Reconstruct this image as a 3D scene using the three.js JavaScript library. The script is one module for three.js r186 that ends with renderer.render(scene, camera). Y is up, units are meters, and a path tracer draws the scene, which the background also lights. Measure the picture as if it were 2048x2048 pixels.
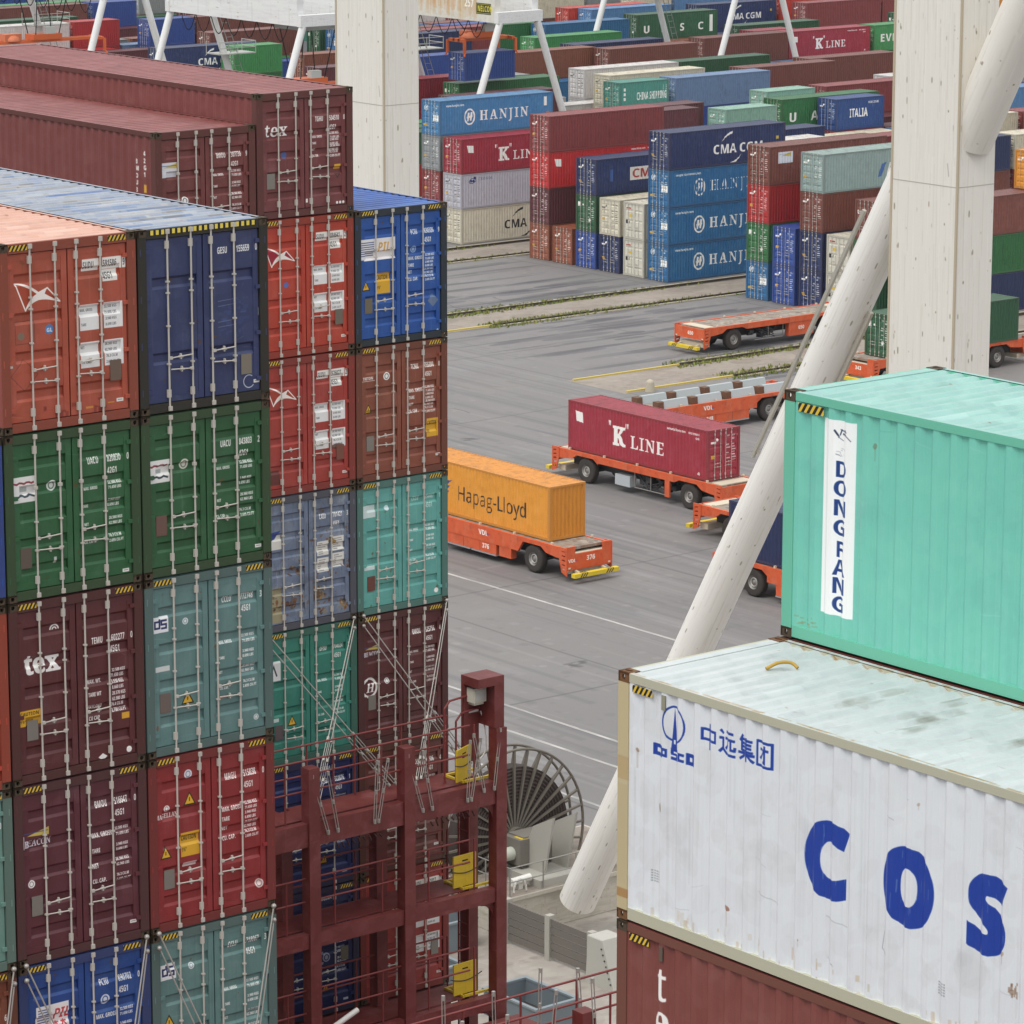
import * as THREE from 'three';
import { mergeGeometries } from 'three/addons/utils/BufferGeometryUtils.js';

// ---------------------------------------------------------------- camera, sky, sun, exposure
const scene = new THREE.Scene();
const camera = new THREE.PerspectiveCamera(15.46, 1, 1, 4000);
camera.position.set(-34.055, 45.665, 48.2);
{
  const yaw = 0.6804, pitch = -0.217;
  const fwd = new THREE.Vector3(Math.sin(yaw) * Math.cos(pitch), Math.sin(pitch), -Math.cos(yaw) * Math.cos(pitch));
  camera.lookAt(camera.position.clone().add(fwd));
  camera.rotateZ(0.0012);
}
const renderer = new THREE.WebGLRenderer({ antialias: true });
renderer.toneMapping = THREE.LinearToneMapping;
renderer.toneMappingExposure = 1.12;
renderer.shadowMap.enabled = true;
{ // bright, even overcast: an overcast dome that is brighter overhead, a pale ground haze below
  const w = 64, h = 32, d = new Float32Array(w * h * 4);
  for (let j = 0; j < h; j++) for (let i = 0; i < w; i++) {
    const el = ((j + 0.5) / h - 0.5) * Math.PI, s = Math.sin(el), k = (j * w + i) * 4;
    const l = s > 0 ? 1.02 * (0.62 + 0.72 * s) : 0.35;
    d[k] = l * 0.985; d[k + 1] = l; d[k + 2] = l * 1.03; d[k + 3] = 1;
  }
  const t = new THREE.DataTexture(d, w, h, THREE.RGBAFormat, THREE.FloatType);
  t.mapping = THREE.EquirectangularReflectionMapping; t.magFilter = THREE.LinearFilter; t.minFilter = THREE.LinearFilter; t.needsUpdate = true;
  scene.background = t; scene.environment = t;
}
const sun = new THREE.DirectionalLight(new THREE.Color().setRGB(1, 0.965, 0.91), 1.5);
sun.position.set(-95 + 60, 150, 25 - 70); sun.target.position.set(60, 0, -70);
sun.castShadow = true; sun.shadow.radius = 55; sun.shadow.mapSize.set(4096, 4096);
Object.assign(sun.shadow.camera, { left: -260, right: 260, top: 260, bottom: -260, near: 1, far: 700 });
scene.add(sun, sun.target);
scene.fog = new THREE.FogExp2(0xdfe6ec, 0.00005);

// ---------------------------------------------------------------- helpers
let seed = 20;
const rnd = (a = 1, b) => { seed = (seed * 1664525 + 1013904223) >>> 0; const r = seed / 4294967296; return b === undefined ? r * a : a + r * (b - a); };
const V = (x, y, z) => new THREE.Vector3(x, y, z);
const used = new Map();
const numbered = (n) => { const k = used.get(n) ?? 0; used.set(n, k + 1); return k ? n + '_' + String(k).padStart(3, '0') : n; };
const fix = (g) => {
  const o = g.index ? g.toNonIndexed() : g;
  if (!o.attributes.uv) o.setAttribute('uv', new THREE.BufferAttribute(new Float32Array(o.attributes.position.count * 2), 2));
  for (const k of Object.keys(o.attributes)) if (!['position', 'normal', 'uv'].includes(k)) o.deleteAttribute(k);
  return o;
};
const merge = (gs) => { gs = [gs].flat(9); return gs.length === 1 ? gs[0] : mergeGeometries(gs.map(fix)); };
const bx = (x0, x1, y0, y1, z0, z1) => new THREE.BoxGeometry(Math.abs(x1 - x0), Math.abs(y1 - y0), Math.abs(z1 - z0)).translate((x0 + x1) / 2, (y0 + y1) / 2, (z0 + z1) / 2);
const bar = (a, b, w, h = w) => { // square bar from a to b
  const d = b.clone().sub(a), l = d.length(), g = new THREE.BoxGeometry(w, h, l);
  g.applyMatrix4(new THREE.Matrix4().lookAt(a, b, Math.abs(d.y) > 0.95 * l ? V(1, 0, 0) : V(0, 1, 0)));
  return g.translate((a.x + b.x) / 2, (a.y + b.y) / 2, (a.z + b.z) / 2);
};
const rod = (a, b, r, seg = 7, r2 = r) => { // round bar from a to b
  const d = b.clone().sub(a), g = new THREE.CylinderGeometry(r2, r, d.length(), seg);
  g.applyQuaternion(new THREE.Quaternion().setFromUnitVectors(V(0, 1, 0), d.clone().normalize()));
  return g.translate((a.x + b.x) / 2, (a.y + b.y) / 2, (a.z + b.z) / 2);
};
const poly = (pts) => { const s = new THREE.Shape(); pts.forEach(([x, y], i) => (i ? s.lineTo(x, y) : s.moveTo(x, y))); return s; };
const extr = (shape, depth, bevel = 0) => new THREE.ExtrudeGeometry(shape, { depth, bevelEnabled: bevel > 0, bevelSize: bevel, bevelThickness: bevel, bevelSegments: 1, curveSegments: 10 });
// a strip of flat facets: profile points (a, d) swept along b; to3(a, b, d) and uv(a, b) place it
function sweep(profile, b0, b1, to3, uvOf) {
  const p = [], n = [], u = [];
  for (let i = 0; i + 1 < profile.length; i++) {
    const q = [[profile[i], b0], [profile[i + 1], b0], [profile[i + 1], b1], [profile[i], b1]].map(([[a, d], b]) => ({ v: to3(a, b, d), t: uvOf(a, b) }));
    const nn = q[1].v.clone().sub(q[0].v).cross(q[3].v.clone().sub(q[0].v)).normalize();
    for (const k of [0, 1, 2, 0, 2, 3]) { p.push(q[k].v.x, q[k].v.y, q[k].v.z); n.push(nn.x, nn.y, nn.z); u.push(...q[k].t); }
  }
  const g = new THREE.BufferGeometry();
  g.setAttribute('position', new THREE.Float32BufferAttribute(p, 3)); g.setAttribute('normal', new THREE.Float32BufferAttribute(n, 3)); g.setAttribute('uv', new THREE.Float32BufferAttribute(u, 2));
  return g;
}
function obj(name, geos, m, parent = scene) {
  const o = new THREE.Mesh(Array.isArray(geos) ? merge(geos) : geos, m);
  o.name = parent === scene ? numbered(name) : name; o.castShadow = o.receiveShadow = true; parent.add(o);
  return o;
}
function tag(o, label, category, group) { o.userData.label = label; o.userData.category = category; if (group) o.userData.group = group; return o; }
function thing(name, label, category, [x, y, z] = [0, 0, 0], turn = 0, group) {
  const o = new THREE.Group(); o.name = numbered(name); scene.add(o); o.position.set(x, y, z); o.rotation.y = turn;
  return tag(o, label, category, group);
}
const struct = (name, geos, m) => { const o = obj(name, geos, m); o.userData.kind = 'structure'; return o; };
const col = (c) => { const k = new THREE.Color(c), l = 0.2126 * k.r + 0.7152 * k.g + 0.0722 * k.b; return k.lerp(new THREE.Color(l, l, l), 0.03); };
const mats = new Map();
function mat(c, rough = 0.55, extra = {}, metal = 0) {
  const key = c + '/' + rough + '/' + metal + '/' + Object.keys(extra).map((k) => k + (extra[k]?.uuid ?? extra[k])).join();
  if (!mats.has(key)) mats.set(key, new THREE.MeshStandardMaterial({ color: col(c), roughness: rough, metalness: metal, ...extra }));
  return mats.get(key);
}
// canvas in metres: origin top left, y down
function canvas(wm, hm, ppm, draw) {
  const c = document.createElement('canvas'); c.width = Math.round(wm * ppm); c.height = Math.round(hm * ppm);
  const g = c.getContext('2d'); g.scale(c.width / wm, c.height / hm); draw(g, wm, hm);
  const t = new THREE.CanvasTexture(c); t.colorSpace = THREE.SRGBColorSpace; t.magFilter = THREE.LinearFilter; t.anisotropy = 8;
  return t;
}
function text(g, s, x, y, h, { fill = '#f2f1ec', font = 'bold', family = 'sans-serif', align = 'left', sx = 1, space = 0, skew = 0, thick = 0 } = {}) { // h = cap height, y = baseline
  g.save(); g.translate(x, y); g.transform(1, 0, skew, 1, 0, 0); g.scale((h / 72) * sx, h / 72); g.fillStyle = fill; g.font = font + ' 100px ' + family; g.textAlign = align;
  if (space) { let cx = 0; for (const ch of s) { g.fillText(ch, cx, 0); cx += g.measureText(ch).width + space * 100; } } else { g.fillText(s, 0, 0); if (thick) { g.strokeStyle = fill; g.lineWidth = thick; g.strokeText(s, 0, 0); } }
  g.restore();
}
const rgba = (c, a) => { const k = col(c).convertLinearToSRGB(); k.copy(new THREE.Color(c)); const s = k.getHex(); return `rgba(${s >> 16},${(s >> 8) & 255},${s & 255},${a})`; };
function weather(g, w, h, base, { wear = 1, rust = 0.3, dirt = 1, streak = 1 } = {}) { // paint with blotches, run-off streaks, scuffs and rust specks
  g.fillStyle = '#' + col(base).getHexString(); g.fillRect(0, 0, w, h);
  const dots = Math.round(w * h * 26);
  for (let i = 0; i < dots; i++) { const r = rnd(0.02, 0.28); g.fillStyle = rnd() < 0.5 ? `rgba(20,16,12,${0.018 * wear})` : `rgba(255,250,240,${0.02 * wear})`; g.beginPath(); g.ellipse(rnd(w), rnd(h), r, r * rnd(0.3, 1), rnd(3), 0, 7); g.fill(); }
  for (let i = 0; i < w * 14 * streak; i++) { const x = rnd(w), y = rnd(h * 0.6), l = rnd(0.2, h * 0.7), a = rnd(0.015, 0.055) * dirt; g.fillStyle = rnd() < 0.7 ? `rgba(30,24,18,${a})` : `rgba(240,236,225,${a})`; g.fillRect(x, y, rnd(0.006, 0.03), l); }
  for (let i = 0; i < w * h * 3 * rust; i++) { const x = rnd(w), y = rnd(h), r = rnd(0.005, 0.03); g.fillStyle = `rgba(${95 + rnd(40) | 0},${52 + rnd(20) | 0},28,${rnd(0.25, 0.7)})`; g.beginPath(); g.ellipse(x, y, r * rnd(0.5, 2), r, rnd(3), 0, 7); g.fill(); g.fillStyle = 'rgba(110,66,36,.16)'; g.fillRect(x - r * 0.4, y, r * 0.8, rnd(0.03, 0.25)); }
  for (let i = 0; i < w * h * 1.2 * wear; i++) { g.strokeStyle = rnd() < 0.5 ? 'rgba(245,240,230,.14)' : 'rgba(20,16,14,.16)'; g.lineWidth = rnd(0.003, 0.012); const x = rnd(w), y = rnd(h); g.beginPath(); g.moveTo(x, y); g.lineTo(x + rnd(-0.35, 0.35), y + rnd(-0.08, 0.08)); g.stroke(); }
}
// ---------------------------------------------------------------- containers
const CW = 2.438, L40 = 12.192, L20 = 6.058, HC = 2.896, ST = 2.591, HW = CW / 2;
const rodPaint = mat('#bdb8ae', 0.45), gasket = mat('#14130f', 0.9), plateMat = mat('#8a857c', 0.5, {}, 0.4);
const shapes = new Map();
function corr(len, pitch, depth, from = 0) { // trapezoid corrugation along a
  const n = Math.round(len / pitch), p = len / n, out = [];
  for (let i = 0; i < n; i++) { const a = from + i * p; out.push([a, 0], [a + p * 0.28, 0], [a + p * 0.5, -depth], [a + p * 0.78, -depth]); }
  out.push([from + len, 0]); return out;
}
function castingGeo(sx, sz) { // hollow corner casting with an oval hole in the end face, the side face and the top face; sx, sz = which way it faces
  const hole = (s, cx, cy, rx, ry) => { const h = new THREE.Path(); h.absellipse(cx, cy, rx, ry, 0, Math.PI * 2); s.holes.push(h); return s; };
  const rect = (w, h) => poly([[0, 0], [w, 0], [w, h], [0, h]]), X = 0.162, Y = 0.118, Z = 0.178, t = 0.028;
  const face = extr(hole(rect(X, Y), X / 2, Y / 2, 0.032, 0.04), t), side = extr(hole(rect(Z, Y), Z / 2, Y / 2, 0.026, 0.04), t), top = extr(hole(rect(X, Z), X / 2, Z / 2, 0.032, 0.06), t);
  face.translate(-X, 0, -t); side.rotateY(Math.PI / 2).translate(-t, 0, 0); top.rotateX(-Math.PI / 2).translate(-X, Y - t, 0);
  const g = merge([face, side, top, bx(-X + 0.002, -t - 0.03, 0.002, t, -Z + 0.01, -t - 0.002), bx(-X, -X + 0.02, 0, Y - t, -Z, -t), bx(-X, -t, 0, Y - t, -Z, -Z + 0.02)]).clone();
  if (sx < 0) { g.scale(-1, 1, 1); flip(g); } if (sz < 0) { g.scale(1, 1, -1); flip(g); }
  return g;
}
function flip(g) { const i = g.index; if (i) { for (let k = 0; k < i.count; k += 3) { const a = i.getX(k); i.setX(k, i.getX(k + 1)); i.setX(k + 1, a); } return; }
  for (const at of Object.values(g.attributes)) { const s = at.itemSize, a = at.array; for (let k = 0; k < at.count; k += 3) for (let c = 0; c < s; c++) { const x = a[k * s + c]; a[k * s + c] = a[(k + 1) * s + c]; a[(k + 1) * s + c] = x; } } }
const once = (key, f) => { if (!shapes.has(key)) shapes.set(key, f()); return shapes.get(key); };
// door leaf: x from a to b, flat frame round a panel with n horizontal troughs
function leafGeo(a, b, H, n) {
  const y0 = 0.165, y1 = H - 0.165, m = 0.1, prof = [], top = y1 - m, bot = y0 + m, step = (top - bot) / n;
  const tr = Math.min(0.19, step * 0.42);
  prof.push([bot, 0]);
  for (let i = 0; i < n; i++) { const c = bot + step * (i + 0.5); prof.push([c - tr / 2, 0], [c - tr * 0.28, -0.036], [c + tr * 0.28, -0.036], [c + tr / 2, 0]); }
  prof.push([top, 0]);
  const uv = (x, y) => [(x + HW) / CW, y / H], zf = -0.035;
  const panel = sweep(prof, b - m, a + m, (y, x, d) => V(x, y, zf - 0.006 + d), (y, x) => uv(x, y));
  const ends = [];
  for (const x of [a + m, b - m]) for (let i = 0; i < n; i++) { const c = bot + step * (i + 0.5); ends.push(bx(x - 0.003, x + 0.003, c - tr / 2, c + tr / 2, zf - 0.045, zf - 0.006)); }
  const fr = [bx(a, b, y0, y0 + m, zf - 0.05, zf), bx(a, b, y1 - m, y1, zf - 0.05, zf), bx(a, a + m, y0 + m, y1 - m, zf - 0.05, zf), bx(b - m, b, y0 + m, y1 - m, zf - 0.05, zf)];
  const g = merge([panel, ...fr, ...ends]), p = g.attributes.position, u = g.attributes.uv;
  for (let i = 0; i < p.count; i++) u.setXY(i, ...uv(p.getX(i), p.getY(i)));
  return g;
}
const RODS = [-0.675, -0.235, 0.145, 0.575];
function shellGeos(len, H) {
  return once('shell' + len + '/' + H, () => {
    const L = len, uvS = (s) => (z, y) => [s > 0 ? -z / L : (z + L) / L, y / H], out = {};
    const pr = corr(L - 0.34, 0.278, 0.036, -(L - 0.17));
    out.sideR = sweep(pr, H - 0.095, 0.15, (z, y, d) => V(HW - 0.012 + d, y, z), (z, y) => uvS(1)(z, y));
    out.sideL = sweep(pr, 0.15, H - 0.095, (z, y, d) => V(-HW + 0.012 - d, y, z), (z, y) => uvS(-1)(z, y));
    const rp = corr(L - 0.36, 0.251, 0.032, -(L - 0.18));
    out.roof = sweep(rp, -HW + 0.06, HW - 0.06, (z, x, d) => V(x, H - 0.012 + d, z), (z, x) => [-z / L, (x + HW) / CW]);
    out.roof = merge([out.roof, roofRim(L, H)]);
    const fp = corr(CW - 0.32, 0.25, 0.045, -HW + 0.16);
    out.front = sweep(fp, H - 0.1, 0.16, (x, y, d) => V(-x, y, -L + 0.03 - d), (x, y) => [(x + HW) / CW, y / H]);
    const post = [];
    for (const s of [-1, 1]) {
      post.push(bx(s * HW, s * (HW - 0.155), 0.118, H - 0.118, -0.002, -0.17), bx(s * HW, s * (HW - 0.155), 0.118, H - 0.118, -L + 0.002, -L + 0.17));
      post.push(bx(s * (HW - 0.003), s * (HW - 0.07), H - 0.1, H - 0.004, -0.178, -L + 0.178), bx(s * (HW - 0.003), s * (HW - 0.05), 0.015, 0.152, -0.178, -L + 0.178), bx(s * (HW - 0.05), s * (HW - 0.16), 0.015, 0.04, -0.178, -L + 0.178));
    }
    const w = HW - 0.162;
    post.push(bx(-w, w, H - 0.15, H - 0.006, -0.004, -0.12), bx(-w, w, 0.012, 0.15, -0.004, -0.12), bx(-w, w, H - 0.12, H - 0.006, -L + 0.004, -L + 0.12), bx(-w, w, 0.012, 0.16, -L + 0.004, -L + 0.12));
    out.frame = merge(post);
    out.floor = bx(-HW + 0.05, HW - 0.05, 0.05, 0.12, -0.12, -L + 0.12);
    return out;
  });
}
function roofRim(L, H) { // flat strips round the corrugated roof sheet
  const g = merge([bx(-HW + 0.01, -HW + 0.07, H - 0.012, H - 0.0015, -0.18, -L + 0.18), bx(HW - 0.07, HW - 0.01, H - 0.012, H - 0.0015, -0.18, -L + 0.18), bx(-HW + 0.17, HW - 0.17, H - 0.02, H - 0.0015, -0.06, -0.2), bx(-HW + 0.17, HW - 0.17, H - 0.02, H - 0.0015, -L + 0.06, -L + 0.2)]);
  const p = g.attributes.position, u = g.attributes.uv;
  for (let i = 0; i < p.count; i++) u.setXY(i, -p.getZ(i) / L, (p.getX(i) + HW) / CW);
  return g;
}
const hazardTex = canvas(0.32, 0.1, 400, (g) => { g.fillStyle = '#1c1a14'; g.fillRect(0, 0, 1, 1); g.fillStyle = '#d9b63a'; for (let i = -1; i < 6; i++) { g.beginPath(); g.moveTo(i * 0.07, 0.1); g.lineTo(i * 0.07 + 0.034, 0.1); g.lineTo(i * 0.07 + 0.084, 0); g.lineTo(i * 0.07 + 0.05, 0); g.fill(); } });
const hazardMat = new THREE.MeshStandardMaterial({ map: hazardTex, roughness: 0.6 });
const bandTex = canvas(2, 0.1, 300, (g) => { g.fillStyle = '#16150f'; g.fillRect(0, 0, 2, 1); g.fillStyle = '#e6cf55'; for (let i = 0; i < 20; i++) g.fillRect(i * 0.1 + 0.02, 0.005, 0.055, 0.09); });
const bandMat = new THREE.MeshStandardMaterial({ map: bandTex, roughness: 0.6 });
const handleGeo = once('handle', () => merge([rod(V(0.02, 0, 0.03), V(0.42, 0.03, 0.035), 0.011, 6), bx(0.2, 0.225, -0.03, 0.055, -0.005, 0.03), bx(0.0, 0.05, -0.022, 0.022, -0.005, 0.04), bx(0.17, 0.25, -0.005, 0.022, 0.0, 0.035)]));
const handleGeoL = once('handleL', () => { const g = handleGeo.clone().scale(-1, 1, 1); flip(g); return g; });
const rodGeo = (H) => once('rod' + H, () => merge([rod(V(0, 0.06, 0), V(0, H - 0.05, 0), 0.0155, 8), bx(-0.03, 0.032, 0.03, 0.1, -0.02, 0.03), bx(-0.03, 0.032, H - 0.09, H - 0.02, -0.02, 0.03),
  ...[0.24, H - 0.32].map((y) => bx(-0.036, 0.026, y, y + 0.12, -0.03, 0.012)), ...[0.75, H * 0.5 - 0.1, H * 0.5 + 0.42, H - 0.85].map((y) => bx(-0.028, 0.028, y, y + 0.025, -0.03, 0.02))]));
const hingeGeo = once('hinge', () => merge([bx(-0.11, 0.075, -0.03, 0.03, -0.02, 0.012), rod(V(0.07, -0.055, 0.0), V(0.07, 0.055, 0.0), 0.02, 7)]));
const castG = {}; for (const sx of [-1, 1]) for (const sz of [-1, 1]) castG[sx + '' + sz] = castingGeo(sx, sz);
const simpleCast = (H, L) => once('cast' + H + L, () => merge([-1, 1].flatMap((s) => [0, H - 0.118].flatMap((y) => [bx(s * (HW + 0.001), s * (HW - 0.163), y + 0.001, y + 0.117, 0.001, -0.179), bx(s * (HW + 0.001), s * (HW - 0.163), y + 0.001, y + 0.117, -L - 0.001, -L + 0.179)]))));
// builds one container into group t; local: width x, height y, doors at z = 0 facing +z, closed end at z = -L
function buildContainer(t, o) {
  const L = o.len ?? L40, H = o.H ?? HC, s = shellGeos(L, H), near = o.near, fm = o.frame, n = o.grooves ?? 5;
  obj('frame', s.frame, fm, t);
  obj('side_panel', s.sideR, o.sideR ?? o.side, t); obj('side_panel', s.sideL, o.sideL ?? o.side, t);
  obj('roof_panel', s.roof, o.roof, t);
  obj('end_wall', s.front, o.side0 ?? o.side, t);
  if (near) obj('floor', s.floor, gasket, t);
  if (near) for (const sx of [-1, 1]) for (const y of [0, H - 0.118]) { for (const z of o.farEndOnly ? [-L] : o.nearEndOnly ? [0] : [0, -L]) { const c = obj('corner_casting', castG[sx + '' + (z ? -1 : 1)], o.cast ?? fm, t); c.position.set(sx * (HW + 0.002), y + (y ? 0.002 : 0), z + (z ? -0.002 : 0.002)); } }
  else obj('corner_casting', simpleCast(H, L), o.cast ?? fm, t);
  if (o.plainEnd) { obj('end_wall', once('plain' + H, () => bx(-HW + 0.16, HW - 0.16, 0.15, H - 0.15, -0.03, -0.07)), o.side, t); return t; }
  obj('door_gasket', once('gask' + H, () => bx(-HW + 0.155, HW - 0.155, 0.152, H - 0.152, -0.088, -0.11)), gasket, t);
  for (const k of [0, 1]) {
    const a = k ? 0.012 : -HW + 0.17, b = k ? HW - 0.17 : -0.012;
    const d = obj('door', once('leaf' + k + H + n, () => leafGeo(a, b, H, n)), o.door, t);
    if (o.far) { obj('lock_rod', once('rods' + k + H, () => merge([0, 1].map((i) => rod(V(RODS[k * 2 + i], 0.06, -0.005), V(RODS[k * 2 + i], H - 0.06, -0.005), 0.024, 4)))), rodPaint, d); continue; }
    for (const i of [0, 1]) {
      const x = RODS[k * 2 + i], r = obj('lock_rod', rodGeo(H), o.rod ?? rodPaint, d); r.position.set(x, 0, -0.004);
      const h = obj('door_handle', i ? handleGeoL : handleGeo, o.rod ?? rodPaint, d); h.position.set(x, (o.hy ?? 0.95) - (i ? 0.2 : 0) + (k ? 0.03 : 0), -0.01); h.rotation.z = i ? 0.02 : -0.02;
    }
    if (near) for (let i = 0; i < 4; i++) { const h = obj('hinge', hingeGeo, o.hinge ?? o.frame, d); h.position.set(k ? HW - 0.12 : -(HW - 0.12), 0.35 + (H - 0.7) * i / 3, -0.018); if (!k) h.rotation.z = Math.PI; }
  }
  if (o.hazard) for (const q of o.hazard) { const g = obj('hazard_sticker', once('haz', () => { const b = new THREE.PlaneGeometry(0.32, 0.085); return b; }), hazardMat, t); g.position.set(q * (HW - 0.34), H - 0.068, -0.001); }
  if (o.band) { const g = obj('hazard_band', once('band', () => new THREE.PlaneGeometry(2.0, 0.085)), bandMat, t); g.position.set(0, H - 0.055, -0.001); }
  if (o.plate) { const [px, py] = o.plate; obj('data_plate', once('plate', () => new THREE.BoxGeometry(0.2, 0.32, 0.006)), o.plateMat ?? plateMat, t).position.set(px, py, -0.03); }
  return t;
}
// -------- writing and logos (in metres)
const tex = (base) => (g, x, y, h) => text(g, 'tex', x, y, h, { family: 'serif', sx: 1 });
const W_ = '#f0efe9';
function number(g, own, num, chk, typ, o = {}) { // owner code, serial number, check digit, type code on the right-hand door
  const y = o.y ?? 0.6, f = o.fill ?? W_, h = 0.105, op = { fill: f, sx: 0.52 };
  if (o.boxed) { g.fillStyle = '#eceae2'; g.fillRect(1.49, y - 0.145, 0.3, 0.185); g.fillRect(1.85, y - 0.145, 0.34, 0.185); g.fillRect(2.205, y - 0.145, 0.075, 0.185); g.fillRect(1.85, y + 0.045, 0.27, 0.18); op.fill = '#4b4a4c'; }
  text(g, own, 1.5, y, h, op); text(g, num, 1.86, y, h, op); text(g, chk, 2.215, y, h, op); text(g, typ, 1.86, y + 0.19, h, op);
}
function weights(g, style, y = 1.02, dy = 0.26) { // the load table
  const rows = [['MAX. GROSS', '32.500 KGS', '71.650 LBS'], ['TARE', '3.940 KGS', '8.690 LBS'], ['NET', '28.560 KGS', '62.960 LBS'], ['CU. CAP.', '76.3 CU.M', '2.695 CU.FT']];
  if (style === 'card') { for (const k of [0, 1]) for (const x of [1.43, 1.86]) { const yy = 1.05 + k * 0.58; g.fillStyle = '#e9e9e6'; g.fillRect(x, yy, 0.34, 0.4); const r = rows[k * 2], q = rows[k * 2 + 1], f = { fill: '#5a5a5c', sx: 0.62 };
    if (x < 1.6) { text(g, r[0], x + 0.02, yy + 0.11, 0.045, f); text(g, q[0], x + 0.02, yy + 0.33, 0.045, f); } else [r[1], r[2], q[1], q[2]].forEach((s, i) => text(g, s, x + 0.03, yy + 0.09 + i * 0.09, 0.045, { ...f, sx: 0.7 })); } return; }
  rows.forEach(([a, b, c], i) => { text(g, a, 1.42, y + i * dy, style === 'big' ? 0.075 : 0.05, { sx: 0.62 }); text(g, b, 1.87, y + i * dy - 0.05, 0.048, { sx: 0.72 }); text(g, c, 1.87, y + i * dy + 0.03, 0.048, { sx: 0.72 }); });
}
const disc = (g, x, y, r, f = W_, ring) => { g.fillStyle = f; g.beginPath(); g.ellipse(x, y, r, r, 0, 0, 7); g.fill(); if (ring) { g.strokeStyle = ring; g.lineWidth = r * 0.22; g.beginPath(); g.ellipse(x, y, r * 0.55, r * 0.62, 0, 0, 7); g.stroke(); } };
function warnTri(g, x, y, s) { g.fillStyle = '#2b2413'; g.beginPath(); g.moveTo(x, y - s); g.lineTo(x + s * 0.95, y + s * 0.75); g.lineTo(x - s * 0.95, y + s * 0.75); g.fill(); g.fillStyle = '#e0b032'; g.beginPath(); g.moveTo(x, y - s * 0.72); g.lineTo(x + s * 0.7, y + s * 0.58); g.lineTo(x - s * 0.7, y + s * 0.58); g.fill(); g.fillStyle = 'rgba(60,45,10,.8)'; g.fillRect(x - s * 0.08, y - s * 0.25, s * 0.16, s * 0.5); }
function caution(g, x, y, w, h, l2 = '9\'6" HIGH') { g.fillStyle = '#dba92e'; g.fillRect(x, y, w, h); text(g, 'CAUTION', x + w * 0.06, y + h * 0.34, h * 0.22, { fill: '#2a210c', sx: w / h * 0.6 }); text(g, l2, x + w * 0.06, y + h * 0.78, h * 0.16, { fill: '#4a3a12', sx: w / h * 0.6 }); }
function bowtie(g, x, y, w, h, fill) { // white-edged swallow-tail pennant
  g.lineJoin = 'round'; g.fillStyle = fill; g.strokeStyle = '#f3ece4';
  g.beginPath(); g.moveTo(x, y); g.quadraticCurveTo(x + w * 0.3, y + h * 0.02, x + w * 0.52, y + h * 0.42); g.quadraticCurveTo(x + w * 0.32, y + h * 0.55, x + w * 0.22, y + h); g.closePath(); g.fill(); g.lineWidth = 0.022; g.stroke();
  g.beginPath(); g.moveTo(x + w * 0.52, y + h * 0.45); g.quadraticCurveTo(x + w * 0.62, y + h * 0.42, x + w * 0.72, y + h * 0.24); g.lineTo(x + w, y + h * 0.78); g.quadraticCurveTo(x + w * 0.8, y + h * 0.66, x + w * 0.52, y + h * 0.55); g.closePath(); g.fill(); g.stroke();
  g.fillStyle = '#f3ece4'; g.beginPath(); g.moveTo(x, y); g.quadraticCurveTo(x + w * 0.26, y - h * 0.02, x + w * 0.52, y + h * 0.36); g.lineTo(x + w * 0.72, y + h * 0.22); g.lineTo(x + w * 0.66, y + h * 0.45); g.lineTo(x + w, y + h * 0.8); g.quadraticCurveTo(x + w * 0.7, y + h * 0.62, x + w * 0.52, y + h * 0.66); g.quadraticCurveTo(x + w * 0.36, y + h * 0.72, x + w * 0.22, y + h); g.quadraticCurveTo(x + w * 0.28, y + h * 0.6, x + w * 0.5, y + h * 0.46); g.quadraticCurveTo(x + w * 0.28, y + h * 0.12, x, y); g.fill();
}
function beacon(g, x, y, w) { g.fillStyle = '#c9b45a'; g.beginPath(); g.moveTo(x + w * 0.18, y + w * 0.2); g.lineTo(x + w, y); g.lineTo(x + w, y + w * 0.26); g.fill(); g.fillStyle = '#3d5690'; g.fillRect(x + w * 0.02, y + w * 0.1, w * 0.95, 0.012); text(g, 'BEACON', x + w * 0.1, y + w * 0.56, w * 0.22, { family: 'serif', sx: 0.75, fill: '#e4e6ee' }); g.fillStyle = '#eceef2'; g.fillRect(x + 0.01, y + w * 0.18, w * 0.07, w * 0.42); }
function pil(g, x, y, w, h, red) { g.fillStyle = '#e9e6e4'; g.fillRect(x, y, w, h); g.fillStyle = '#53658f'; for (let i = 0; i < 7; i++) g.fillRect(x + w * 0.06, y + h * (0.14 + i * 0.1), w * 0.36, h * 0.045); text(g, 'PIL', x + w * 0.5, y + h * 0.62, h * 0.42, { fill: red ? '#c5383f' : '#d4a24a', sx: 0.85, skew: -0.2 }); if (red) { g.strokeStyle = '#c5383f'; g.lineWidth = 0.02; for (let i = 0; i < 4; i++) { const a = x + w * (0.07 + i * 0.23); g.beginPath(); g.moveTo(a, y + h * 0.76); g.lineTo(a + w * 0.16, y + h * 0.76); g.moveTo(a + w * 0.08, y + h * 0.7); g.lineTo(a, y + h * 0.96); g.moveTo(a + w * 0.08, y + h * 0.78); g.lineTo(a + w * 0.17, y + h * 0.95); g.stroke(); } } }
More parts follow.
